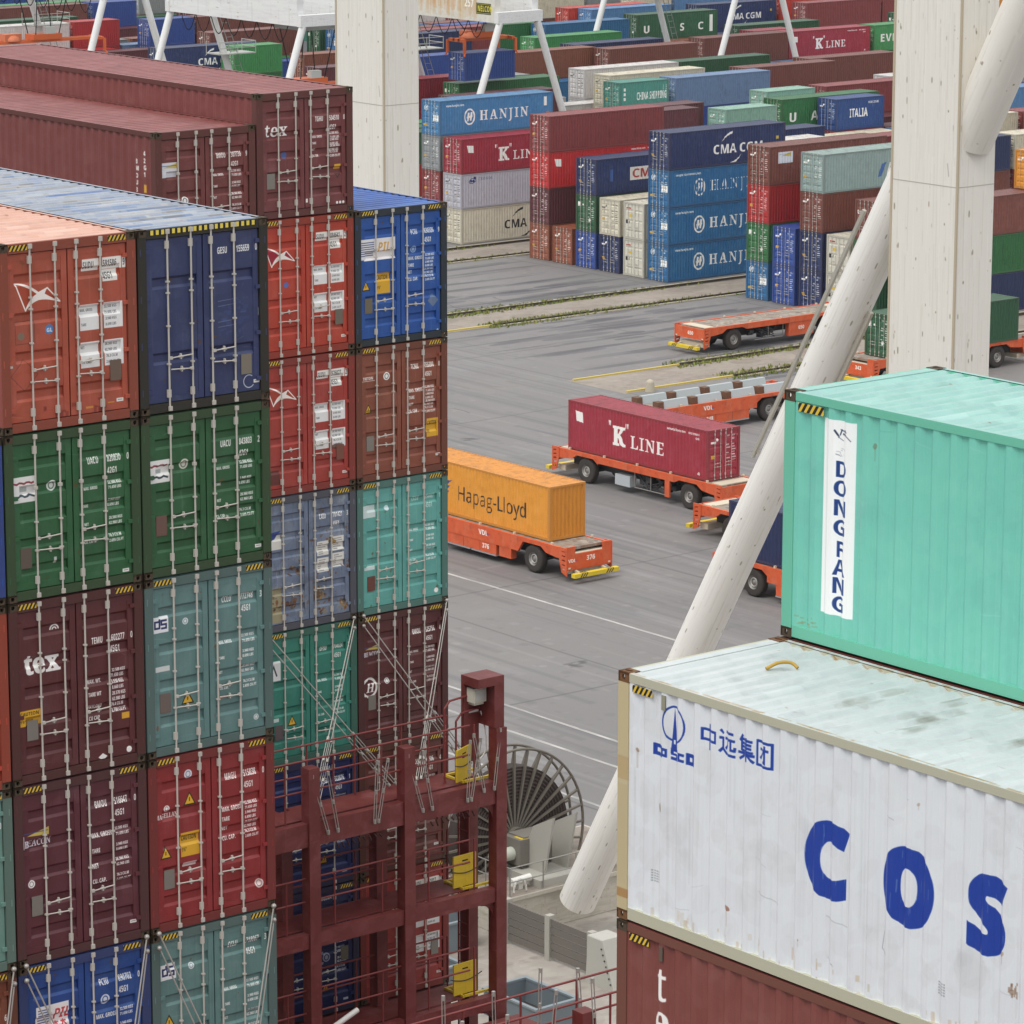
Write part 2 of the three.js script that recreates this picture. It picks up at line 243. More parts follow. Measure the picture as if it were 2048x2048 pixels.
function uflag(g, x, y, w, h) { g.fillStyle = '#e6e6e2'; g.fillRect(x, y, w, h); g.strokeStyle = '#8c4148'; g.lineWidth = 0.03; g.beginPath(); g.moveTo(x + w * 0.1, y + h * 0.27); for (let i = 0; i <= 8; i++) g.lineTo(x + w * (0.1 + i * 0.1), y + h * (0.25 + 0.03 * Math.sin(i * 2))); g.stroke(); g.strokeStyle = '#33444a'; g.beginPath(); g.moveTo(x + w * 0.12, y + h * 0.78); for (let i = 0; i <= 8; i++) g.lineTo(x + w * (0.12 + i * 0.1), y + h * (0.76 + 0.04 * Math.sin(i * 1.8))); g.stroke(); g.fillStyle = '#a9b3ae'; g.fillRect(x + w * 0.36, y + h * 0.42, w * 0.28, h * 0.18); }
function cs(g, x, y, w, h) { g.fillStyle = '#e8e9ea'; g.fillRect(x, y, w, h); g.strokeStyle = '#27305f'; g.lineWidth = h * 0.12; g.lineJoin = 'miter'; g.beginPath(); g.moveTo(x + w * 0.5, y + h * 0.3); g.lineTo(x + w * 0.14, y + h * 0.3); g.lineTo(x + w * 0.14, y + h * 0.7); g.lineTo(x + w * 0.44, y + h * 0.7); g.lineTo(x + w * 0.44, y + h * 0.14); g.moveTo(x + w * 0.9, y + h * 0.26); g.lineTo(x + w * 0.56, y + h * 0.26); g.lineTo(x + w * 0.56, y + h * 0.5); g.lineTo(x + w * 0.86, y + h * 0.5); g.lineTo(x + w * 0.86, y + h * 0.74); g.lineTo(x + w * 0.54, y + h * 0.74); g.stroke(); }
function tag9(g, x = 2.14, y = 2.6) { g.fillStyle = '#e6e5df'; g.fillRect(x, y, 0.12, 0.055); g.fillStyle = 'rgba(60,60,60,.6)'; g.fillRect(x + 0.02, y + 0.02, 0.08, 0.012); }
function hanjinDisc(g, x, y, r, fill = W_, bg = '#2f5f92') { g.strokeStyle = fill; g.lineWidth = r * 0.22; g.beginPath(); g.ellipse(x, y, r * 0.82, r, 0, 0, 7); g.stroke(); g.lineWidth = r * 0.28; g.beginPath(); g.moveTo(x - r * 0.34, y + r * 0.6); g.lineTo(x - r * 0.14, y - r * 0.55); g.moveTo(x + r * 0.14, y + r * 0.55); g.lineTo(x + r * 0.36, y - r * 0.6); g.moveTo(x - r * 0.5, y + r * 0.12); g.lineTo(x + r * 0.5, y - r * 0.1); g.stroke(); }
const doorTex = (base, H, draw, o) => canvas(CW, H, 210, (g, w, h) => { weather(g, w, h, base, o); draw(g, h); });
const painted = (t, r = 0.5) => new THREE.MeshStandardMaterial({ map: t, roughness: r });
// ---------------------------------------------------------------- containers on the ship
const GAP = 0.02, HATCH = 17.31, FZ = 0, BZ = -14.684;
const frameOf = (c, k = 0.55) => mat('#' + col(c).lerp(col('#3a2a1c'), k).getHexString(), 0.7);
const castMat = mat('#4a3d2c', 0.75), castRust = mat('#5a4027', 0.8);
const roofTex = (base, o, extra) => canvas(L40, CW, 84, (g, w, h) => { // roof sheet in the given base tone, with weathered patches along the ribs
  weather(g, w, h, base, { wear: 1.2, rust: o.rust ?? 0.5, dirt: 0, streak: 0 });
  for (let i = 0; i < 260 * (o.patch ?? 1); i++) { const x = Math.round(rnd(48)) * 0.251 + rnd(0.12), y = rnd(h), l = rnd(0.1, 1.1); g.fillStyle = o.tones[Math.floor(rnd(o.tones.length))]; g.globalAlpha = rnd(0.08, 0.4); g.fillRect(x, y, rnd(0.04, 0.16), l); }
  g.globalAlpha = 1; extra?.(g, w, h);
});
const sideTex = (base, ppm, draw, o) => canvas(L40, HC, ppm, (g, w, h) => { weather(g, w, h, base, { wear: 0.8, rust: 0.12, dirt: 0.6, streak: 0.8, ...o }); draw?.(g, w, h); });
function shipBox(x, ytop, z, o) { // o.c colour, o.H, o.draw door writing, o.label
  const H = o.H ?? HC, t = thing('shipping_container', o.label, 'container', [x, ytop - H, z], o.turn ?? 0, o.group);
  const side = o.sideM ?? mat(o.c, 0.5), dm = o.draw ? painted(doorTex(o.c, H, o.draw, o.w), 0.46) : mat(o.c, 0.5);
  buildContainer(t, { H, near: true, nearEndOnly: !o.farEndOnly, farEndOnly: o.farEndOnly, far: !!o.farEndOnly, frame: o.frame ?? frameOf(o.c, o.dirty ?? 0.45), cast: castMat, hinge: mat(o.c, 0.55), side, sideL: o.sideL, sideR: o.sideR, roof: o.roof ?? mat(o.c, 0.5), door: dm, grooves: o.grooves, hazard: o.hazard ?? [-1, 1], band: o.band, plate: o.plate, plateMat: o.plateMat, hy: o.hy });
  return t;
}
const hidden = (x, y, z, c) => { const t = thing('shipping_container', 'plain container at the foot of a deck stack, below the picture', 'container', [x, y, z], 0, 'hidden lower deck containers'); buildContainer(t, { far: true, frame: frameOf(c), side: mat(c, 0.5), roof: mat(c, 0.5), door: mat(c, 0.5) }); };
const xA = -3.694, xB = -1.219, xS = -6.169, xM = 8.879, xC = 11.356, xD = 13.831;
const T1 = 37.42, T2 = T1 - HC - GAP, T3 = T2 - ST - GAP, T4 = T3 - HC - GAP, T5 = T4 - HC - GAP, T6 = T5 - HC - GAP, T7 = T6 - HC - GAP;
const redOx = '#a8523c', uGreen = '#2c5f38', wine = '#5b2a2c', wine2 = '#5c2d33', grTeal = '#5b7f7b', bNavy = '#343c63', magRed = '#8d2c2c', pBlue = '#24488a';
// front stack, left column
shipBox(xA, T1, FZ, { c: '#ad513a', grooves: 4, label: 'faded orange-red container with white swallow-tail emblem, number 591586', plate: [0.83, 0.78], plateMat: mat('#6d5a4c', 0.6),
  roof: painted(roofTex('#c79a86', { tones: ['#d6b4a2', '#b98a76', '#dcbfae'], patch: 0.7 }), 0.5),  // roof base paler than the doors: fading, plus bright sky painted in
  draw: (g) => { bowtie(g, 0.3, 0.62, 0.78, 0.42, '#a8472f'); number(g, 'SUDU', '591586', '9', '45G1', { boxed: true, y: 0.5 }); weights(g, 'card'); disc(g, 0.88, 1.36, 0.075, '#4f7fb8'); text(g, 'GL', 0.83, 1.4, 0.06, { fill: '#e9edf2' }); g.strokeStyle = 'rgba(70,40,30,.45)'; g.lineWidth = 0.012; g.strokeRect(0.28, 1.2, 0.34, 0.34); g.save(); g.translate(0.42, 2.02); g.rotate(0.785); g.strokeRect(-0.17, -0.17, 0.34, 0.34); g.restore(); disc(g, 0.38, 1.42, 0.06, '#7f6d5c'); g.fillStyle = '#e8e2da'; g.fillRect(0.13, 1.83, 0.09, 0.06); tag9(g, 2.06, 2.56); g.fillStyle = '#c98a35'; g.fillRect(1.5, 2.63, 0.13, 0.03); g.fillRect(1.9, 2.6, 0.12, 0.02); for (let i = 0; i < 14; i++) { g.fillStyle = 'rgba(110,40,32,.5)'; g.fillRect(0.7 + rnd(1.2), 2.5 + rnd(0.2), rnd(0.03, 0.1), rnd(0.02, 0.12)); } }, w: { rust: 0.4 } });
shipBox(xA, T2, FZ, { c: uGreen, H: ST, hazard: [], label: 'green container with white flag panel and number 820830', plate: [-0.86, 0.66], plateMat: mat('#5e5348', 0.6),
  draw: (g) => { uflag(g, 0.14, 0.66, 0.44, 0.4); disc(g, 0.86, 0.86, 0.085, '#dfe2dc', '#5f7f68'); number(g, 'UACU', '820830', '0', '42G1', { y: 0.62 }); weights(g, 'n', 1.02, 0.28); tag9(g, 2.1, 2.35); g.fillStyle = '#c9ccc4'; g.fillRect(0.86, 1.98, 0.05, 0.1); }, dirty: 0.5 });
shipBox(xA, T3, FZ, { c: wine, label: 'dark maroon container with white TEX mark and yellow caution label', plate: [-0.83, 0.85],
  draw: (g) => { text(g, 'tex', 0.28, 1.15, 0.3, { family: 'serif', sx: 0.95, thick: 5 }); g.strokeStyle = W_; g.lineWidth = 0.025; g.beginPath(); g.arc(0.85, 0.52, 0.075, Math.PI, 0); g.stroke(); g.beginPath(); g.arc(0.85, 0.52, 0.035, Math.PI, 0); g.stroke(); number(g, 'TEMU', '602277', '0', '45G1', { y: 0.86 }); text(g, 'MAX. WT.', 1.42, 1.5, 0.07, { sx: 0.6 }); text(g, 'TARE WT', 1.42, 1.7, 0.07, { sx: 0.6 }); text(g, 'PAYLOAD', 1.42, 1.9, 0.07, { sx: 0.6 }); text(g, 'CU CAP', 1.42, 2.08, 0.07, { sx: 0.6 }); for (let i = 0; i < 8; i++) text(g, ['32.500 KGS', '71.650 LBS', '3.930 KGS', '8.660 LBS', '28.570 KGS', '62.980 LBS', '76.4 CU.M', '2.700 CU.FT'][i], 1.86, 1.36 + i * 0.093, 0.055, { sx: 0.62 }); caution(g, 0.15, 1.72, 0.42, 0.25); g.fillStyle = '#d9a535'; g.fillRect(2.03, 2.05, 0.14, 0.1); disc(g, 2.15, 2.66, 0.05); g.save(); g.translate(1.66, 2.7); g.scale(1, 0.7); g.rotate(0.785); g.fillStyle = W_; g.fillRect(-0.06, -0.06, 0.12, 0.12); g.restore(); } });
shipBox(xA, T4, FZ, { c: wine2, label: 'dark maroon container lettered BEACON with number 516647 in the front stack', plate: [-0.83, 0.93],
  draw: (g) => { beacon(g, 0.14, 0.72, 0.5); disc(g, 0.3, 1.6, 0.065, W_, '#8a8a92'); number(g, 'BMOU', '516647', '0', '45G1', { y: 0.6 }); weights(g, 'big', 1.08, 0.25); tag9(g, 2.1, 2.56); } });
shipBox(xA, T5, FZ, { c: pBlue, label: 'blue container with white and red PIL panel, lower left', plate: [-0.83, 0.9],
  draw: (g) => { pil(g, 0.32, 0.72, 0.6, 0.42, true); disc(g, 1.6, 0.86, 0.085, '#cfd6e2', '#3b5a92'); number(g, 'PCIU', '890702', '0', '45G1', { y: 0.62 }); weights(g, 'big', 1.16, 0.24); } });
hidden(xA, HATCH, FZ, '#70382f'); hidden(xA, HATCH + HC + GAP, FZ, '#5b2a2c');
// front stack, right column
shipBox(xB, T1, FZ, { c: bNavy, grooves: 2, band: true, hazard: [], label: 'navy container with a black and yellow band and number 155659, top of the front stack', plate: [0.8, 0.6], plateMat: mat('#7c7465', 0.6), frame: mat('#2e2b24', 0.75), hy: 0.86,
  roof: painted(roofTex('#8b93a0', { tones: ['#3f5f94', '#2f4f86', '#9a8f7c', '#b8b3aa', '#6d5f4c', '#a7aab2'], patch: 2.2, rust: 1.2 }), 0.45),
  draw: (g) => { number(g, 'GESU', '155659', '0', '', { y: 0.5 }); g.strokeStyle = 'rgba(190,200,220,.5)'; g.lineWidth = 0.008; for (const y of [1.25, 1.33, 1.58, 1.66]) { g.beginPath(); g.moveTo(1.5, y); g.lineTo(1.85, y - 0.02); g.stroke(); } g.fillStyle = '#b9c0cc'; g.fillRect(2.26, 1.42, 0.08, 0.12); for (let i = 0; i < 50; i++) { g.fillStyle = 'rgba(70,110,170,.18)'; g.fillRect(1.5 + rnd(0.5), 1.2 + rnd(0.6), rnd(0.02, 0.12), rnd(0.02, 0.06)); } tag9(g, 2.16, 2.56); g.strokeStyle = '#c8cdd4'; g.lineWidth = 0.014; g.beginPath(); g.arc(2.07, 2.58, 0.1, 0.6, 5.4); g.stroke(); } });
shipBox(xB, T2, FZ, { c: '#2a5a35', H: ST, hazard: [], label: 'green container with white flag panel and number 843803, beneath the navy container', plate: [-0.86, 0.82], plateMat: mat('#6b4f46', 0.6),
  draw: (g) => { uflag(g, 0.12, 0.72, 0.42, 0.36); disc(g, 0.82, 0.84, 0.085, '#d5d3c8', '#6f7f66'); number(g, 'UACU', '843803', '2', '42G1', { y: 0.66 }); weights(g, 'n', 1.02, 0.26); tag9(g, 2.14, 2.32); } });
shipBox(xB, T3, FZ, { c: '#5f8380', grooves: 4, label: 'grey-teal container with a yellow warning triangle and number 772748 in the front stack', plate: [-0.85, 0.86], plateMat: mat('#6d5f58', 0.6),
  draw: (g) => { cs(g, 0.16, 0.62, 0.3, 0.26); disc(g, 0.78, 0.76, 0.055, '#dfe4e6', '#7c9a9c'); g.fillStyle = '#cfd3d0'; g.fillRect(0.2, 1.43, 0.27, 0.085); warnTri(g, 0.8, 2.02, 0.13); number(g, 'CCLU', '772748', '3', '45G1', { y: 0.58 }); weights(g, 'n', 1.25, 0.25); g.fillStyle = '#c4663a'; g.fillRect(1.42, 2.1, 0.14, 0.04); disc(g, 2.12, 2.56, 0.05, '#d7dad6', '#7c9a9c'); } });
shipBox(xB, T4, FZ, { c: magRed, label: 'red container with yellow warning labels and small white crest lettered MAGELLAN', plate: [-0.84, 0.86],
  draw: (g) => { disc(g, 0.78, 0.36, 0.075, '#dfe0e4', '#8a94a8'); warnTri(g, 0.8, 0.78, 0.13); disc(g, 0.36, 0.86, 0.055, W_, '#b86b6b'); text(g, 'MAGELLAN', 0.14, 1.02, 0.075, { family: 'serif', sx: 0.72 }); warnTri(g, 0.33, 1.6, 0.12); caution(g, 0.62, 1.32, 0.36, 0.4, '9\'6"'); g.fillStyle = '#d9c6c4'; g.fillRect(0.66, 1.82, 0.26, 0.075); number(g, 'MAGU', '515838', '0', '45G1', { y: 0.6 }); weights(g, 'big', 1.12, 0.16); disc(g, 2.14, 2.46, 0.075, '#e2d4cf', '#a88'); } });
shipBox(xB, T5, FZ, { c: '#618581', grooves: 4, label: 'grey-teal container with lashing rods across its doors, beneath the red crest container', plate: [-0.85, 0.86],
  draw: (g) => { cs(g, 0.18, 0.54, 0.3, 0.26); disc(g, 0.78, 0.66, 0.055, '#dfe4e6', '#7c9a9c'); warnTri(g, 0.33, 1.52, 0.13); number(g, 'CCLU', '718067', '3', '45G1', { y: 0.52 }); weights(g, 'n', 1.24, 0.25); } });
hidden(xB, HATCH, FZ, '#2c5f38'); hidden(xB, HATCH + HC + GAP, FZ, '#8d2c2c');
// left-hand sliver column
shipBox(xS, T2, FZ, { c: '#2453a8', H: ST, hazard: [], label: 'bright blue container edge at the left border, uppermost of the sliver' });
shipBox(xS, T3, FZ, { c: '#b9482f', label: 'orange-red container edge at the left border' });
shipBox(xS, T4, FZ, { c: '#6b9185', label: 'pale teal container edge at the left border', draw: (g) => { number(g, 'CCLU', '454180', '0', '45G1', { y: 0.6 }); } });
shipBox(xS, T5, FZ, { c: '#7c4430', label: 'brown container edge at the lower left border', draw: (g) => { number(g, 'TCNU', '710326', '6', '45G1', { y: 0.8 }); } });
hidden(xS, HATCH, FZ, '#24488a'); hidden(xS, HATCH + HC + GAP, FZ, '#7c4430');
// rear stack: column behind the front stack
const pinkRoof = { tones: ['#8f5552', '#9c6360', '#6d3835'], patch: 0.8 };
{
  const B1 = 36.83, sd = painted(sideTex('#7a403c', 84, (g, w, h) => { for (let i = 0; i < 11; i++) text(g, 'BMOU3077369'[i], 11.44, 0.75 + i * 0.16, 0.1, {}); for (let i = 0; i < 4; i++) text(g, '42G1'[i], 11.74, 0.55 + i * 0.16, 0.1, {}); g.fillStyle = '#d9a535'; g.fillRect(11.73, 1.2, 0.1, 0.18); }), 0.5);
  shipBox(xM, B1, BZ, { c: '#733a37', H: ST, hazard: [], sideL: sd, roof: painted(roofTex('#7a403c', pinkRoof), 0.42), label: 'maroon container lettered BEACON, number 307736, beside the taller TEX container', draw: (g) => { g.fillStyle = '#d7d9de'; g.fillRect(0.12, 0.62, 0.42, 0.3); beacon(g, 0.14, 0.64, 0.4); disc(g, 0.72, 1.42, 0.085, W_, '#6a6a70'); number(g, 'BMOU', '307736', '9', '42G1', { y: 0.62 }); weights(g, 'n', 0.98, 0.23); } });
  let y = B1 - ST - GAP; for (const [c, H] of [['#70382f', HC], ['#2c5f38', HC], ['#5b2a2c', HC], ['#24488a', HC], ['#70382f', ST], ['#5f8380', ST]]) { const t = thing('shipping_container', 'plain container buried in the rear deck stack behind the front stack', 'container', [xM, y - H, BZ], 0, 'buried rear deck containers'); buildContainer(t, { H, far: true, frame: frameOf(c), side: mat(c, 0.5), roof: mat(c, 0.5), door: mat(c, 0.5) }); y -= H + GAP; }
}
const R0 = 34.83, RS = HC + GAP;
{
  const sd = painted(sideTex('#7d423f', 84, (g) => { for (let i = 0; i < 5; i++) text(g, '5G104'[i], 11.5, 0.9 + i * 0.18, 0.11, {}); text(g, '42', 11.75, 1.35, 0.12, {}); }), 0.5);
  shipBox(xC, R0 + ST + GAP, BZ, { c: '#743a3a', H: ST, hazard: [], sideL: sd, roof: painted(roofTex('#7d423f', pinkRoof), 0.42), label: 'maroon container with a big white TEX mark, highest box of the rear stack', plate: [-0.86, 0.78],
    draw: (g) => { text(g, 'tex', 0.22, 0.9, 0.26, { family: 'serif' }); disc(g, 0.72, 1.3, 0.07, '#4a5f9a'); number(g, 'TGHU', '504510', '0', '42G1', { y: 0.66 }); weights(g, 'n', 1.0, 0.13); g.fillStyle = '#d9a535'; g.fillRect(1.98, 1.58, 0.16, 0.1); g.strokeStyle = 'rgba(20,20,20,.6)'; g.lineWidth = 0.02; g.beginPath(); g.moveTo(2.0, 1.78); g.lineTo(2.12, 1.78); g.lineTo(2.06, 1.86); g.closePath(); g.stroke(); g.fillStyle = W_; g.fillRect(1.24, 2.24, 0.05, 0.08); for (const x of [2.04, 2.12, 2.2]) disc(g, x, 2.38, 0.03); } });
}
const cardRed = (num, em, extra) => (g) => { bowtie(g, 0.2, 0.58, 0.74, 0.4, em); number(g, 'SUDU', num, '2', '45G1', { boxed: true, y: 0.5 }); weights(g, 'card'); tag9(g, 2.12, 2.56); extra?.(g); };
shipBox(xC, R0, BZ, { c: '#b63e2b', grooves: 4, label: 'bright red container with a crimson swall-tail emblem under the TEX container'.replace('swall-', 'swallow-'), plate: [0.84, 0.72], plateMat: mat('#6f675a', 0.6), draw: cardRed('884641', '#9c1f33', (g) => { disc(g, 0.72, 1.38, 0.06, '#5a6fae'); }) });
shipBox(xC, R0 - RS, BZ, { c: '#a53a30', grooves: 4, label: 'red container with white outlined swallow-tail emblem, third from the top beside the brown container', plate: [0.84, 0.74], plateMat: mat('#7a4a3c', 0.6), draw: cardRed('576027', '#a2402f', (g) => { g.fillStyle = 'rgba(60,40,36,.6)'; g.fillRect(0.16, 2.35, 0.34, 0.3); g.fillStyle = 'rgba(90,60,50,.8)'; g.beginPath(); g.ellipse(2.0, 2.02, 0.17, 0.06, 0, 0, 7); g.fill(); }) });
shipBox(xC, R0 - 2 * RS, BZ, { c: '#6e7b92', grooves: 6, label: 'rusty blue-grey container with torn white labels in the rear stack', dirty: 0.7, w: { rust: 5, wear: 3, dirt: 2.2 },
  draw: (g) => { number(g, 'CAIU', '701421', '3', '45E1', { y: 0.62 }); g.fillStyle = '#d9d8cf'; g.fillRect(0.1, 0.82, 0.42, 0.3); g.fillStyle = '#31478c'; g.beginPath(); g.moveTo(0.1, 0.76); g.lineTo(0.5, 0.72); g.lineTo(0.36, 0.9); g.lineTo(0.1, 0.94); g.fill(); for (const [x, y] of [[1.44, 1.1], [1.84, 1.04], [1.44, 1.46], [1.84, 1.4]]) { g.fillStyle = '#dedcd4'; g.fillRect(x, y, 0.3, 0.31); for (let i = 0; i < 6; i++) { g.fillStyle = 'rgba(80,76,72,.5)'; g.fillRect(x + 0.04, y + 0.04 + i * 0.045, rnd(0.06, 0.22), 0.018); } }
    const rusty = (x, y, n, s) => { for (let i = 0; i < n; i++) { g.fillStyle = ['#6b4426', '#4c3424', '#845a32', '#9a7a3c'][Math.floor(rnd(4))]; g.globalAlpha = rnd(0.4, 0.9); g.beginPath(); g.ellipse(x + rnd(-s, s), y + rnd(-s, s) * 0.8, rnd(0.01, 0.06), rnd(0.01, 0.05), rnd(3), 0, 7); g.fill(); } g.globalAlpha = 1; };
    rusty(0.85, 1.62, 14, 0.12); rusty(1.5, 2.2, 26, 0.16); rusty(1.5, 2.55, 14, 0.14); rusty(2.1, 2.55, 18, 0.12); rusty(0.75, 2.35, 16, 0.12); rusty(1.86, 1.1, 10, 0.1); rusty(2.2, 1.7, 8, 0.12); g.fillStyle = '#9a9274'; g.fillRect(0.12, 1.95, 0.4, 0.75); rusty(0.32, 2.3, 22, 0.2);
    for (let i = 0; i < 60; i++) { g.fillStyle = `rgba(80,50,28,${rnd(0.1, 0.35)})`; g.fillRect(rnd(2.3), 2.7 + rnd(0.16), rnd(0.02, 0.2), rnd(0.02, 0.08)); } } });
shipBox(xC, R0 - 3 * RS, BZ, { c: '#2f7d6c', grooves: 4, label: 'teal-green container with a yellow triangle, crossed by lashing rods above the lashing bridge', plate: [-0.83, 0.72], plateMat: mat('#5d4f52', 0.6), hy: 0.75,
  draw: (g) => { g.fillStyle = '#dfe0de'; g.fillRect(0.1, 0.62, 0.36, 0.42); g.strokeStyle = '#3c4448'; g.lineWidth = 0.035; g.beginPath(); g.moveTo(0.16, 0.94); g.lineTo(0.28, 0.72); g.lineTo(0.36, 0.94); g.stroke(); g.fillStyle = '#c6d2cc'; g.fillRect(0.14, 1.86, 0.26, 0.08); warnTri(g, 0.74, 1.98, 0.13); number(g, 'DFSU', '704024', '2', '45G1', { y: 0.58 }); weights(g, 'n', 1.24, 0.25); } });
const navyDoor = (n2, y0) => (g) => { number(g, 'REGU', n2, '1', '45G1', { y: 0.6 }); text(g, 'REGINA', 1.4, 0.3, 0.08, { sx: 0.8 }); disc(g, 1.58, y0, 0.1, '#9aa4b8', '#2b3350'); warnTri(g, 1.55, 2.3, 0.13); weights(g, 'n', 1.3, 0.22); for (let i = 0; i < 3; i++) text(g, 'YARD LOAD', 1.86, 0.95 + i * 0.1, 0.04, {}); g.fillStyle = '#c2c6cc'; g.fillRect(2.02, 2.62, 0.13, 0.05); };
shipBox(xC, R0 - 4 * RS, BZ, { c: '#1e2a5c', label: 'dark navy container behind the top lashing bridge walkway', plate: [0.84, 1.3], plateMat: mat('#6f6a58', 0.6), draw: navyDoor('322876', 1.5) });
shipBox(xC, R0 - 5 * RS, BZ, { c: '#1c2757', label: 'dark navy container behind the lowest lashing bridge walkway', plate: [0.84, 1.3], plateMat: mat('#6f6a58', 0.6), draw: navyDoor('322904', 1.6) });
// rear stack, outer column
shipBox(xD, R0, BZ, { c: '#22539f', label: 'bright blue container with a white and gold PIL panel, top of the outer stack', plate: [-0.86, 0.86], plateMat: mat('#6d6552', 0.6), frame: mat('#2a3238', 0.7),
  roof: painted(roofTex('#22539f', { tones: ['#3565b0', '#1d4788', '#4a78b8'], patch: 0.8, rust: 0.2 }), 0.38),
  draw: (g) => { pil(g, 0.12, 0.62, 0.96, 0.46, false); warnTri(g, 0.3, 1.62, 0.12); caution(g, 0.58, 1.36, 0.36, 0.44, '9\'6"'); disc(g, 1.58, 0.94, 0.075, '#9fb8da', '#22539f'); number(g, 'PCIU', '830320', '9', '45G1', { y: 0.62 }); weights(g, 'big', 1.16, 0.15); g.save(); g.translate(2.08, 2.08); g.rotate(0.785); g.fillStyle = 'rgba(150,150,140,.55)'; g.fillRect(-0.1, -0.1, 0.2, 0.2); g.restore(); disc(g, 2.2, 2.74, 0.03); } });
shipBox(xD, R0 - RS, BZ, { c: '#8a4a36', label: 'rust-brown container with yellow labels in the outer stack beside the red container', plate: [-0.84, 0.82],
  draw: (g) => { g.fillStyle = '#e0d4c8'; g.fillRect(0.16, 0.72, 0.36, 0.012); text(g, 'TRITON', 0.2, 0.7, 0.06, { sx: 0.9 }); disc(g, 0.83, 0.67, 0.085, W_, '#777'); warnTri(g, 0.34, 1.34, 0.12); number(g, 'TCNU', '755200', '0', '45G1', { y: 0.6 }); weights(g, 'big', 1.1, 0.15); caution(g, 1.9, 1.72, 0.3, 0.4, '9\'6"'); tag9(g, 2.14, 2.5); } });
shipBox(xD, R0 - 2 * RS, BZ, { c: '#5fa79d', grooves: 4, label: 'light teal container with pale patches on its left door in the outer stack', plate: [-0.84, 0.68], plateMat: mat('#6b3f34', 0.7), dirty: 0.6, w: { rust: 0.7, dirt: 1.6 },
  draw: (g) => { g.fillStyle = '#cfe0dc'; g.fillRect(0.18, 0.5, 0.33, 0.27); disc(g, 0.82, 0.62, 0.06, '#d7e8ea'); g.fillStyle = '#d5e2de'; g.fillRect(0.2, 1.83, 0.28, 0.085); number(g, 'CCLU', '054467', '1', '45G1', { y: 0.56, fill: '#bfe0da' }); weights(g, 'n', 1.22, 0.22); disc(g, 2.14, 2.62, 0.055); } });
shipBox(xD, R0 - 3 * RS, BZ, { c: '#5a2a2b', label: 'dark brown container with a white ringed H mark behind the lashing rods', plate: [-0.84, 0.96], hy: 1.05,
  draw: (g) => { beacon(g, 0.12, 0.66, 0.44); g.strokeStyle = W_; g.lineWidth = 0.055; g.beginPath(); g.ellipse(0.32, 1.6, 0.19, 0.2, 0, 0, 7); g.stroke(); text(g, 'H', 0.22, 1.7, 0.19, { family: 'serif', skew: -0.2 }); disc(g, 0.8, 1.52, 0.065, W_, '#8a8a92'); number(g, 'BMOU', '525756', '4', '45G1', { y: 0.6 }); weights(g, 'n', 1.02, 0.22); tag9(g, 2.0, 2.6); } });
shipBox(xD, R0 - 4 * RS, BZ, { c: '#6a3730', label: 'brown container glimpsed behind the upper lashing bridge walkway', draw: (g) => { number(g, 'TCLU', '62106', '4', '45G1', { y: 0.62 }); weights(g, 'n', 1.02, 0.22); g.fillStyle = '#d9d2cc'; g.fillRect(2.0, 1.72, 0.15, 0.1); tag9(g, 2.06, 2.5); } });
shipBox(xD, R0 - 5 * RS, BZ, { c: '#9c322c', grooves: 4, label: 'red container with white cards behind the lower lashing bridge walkway', plate: [0.84, 0.9], draw: cardRed('451017', '#a2402f') });
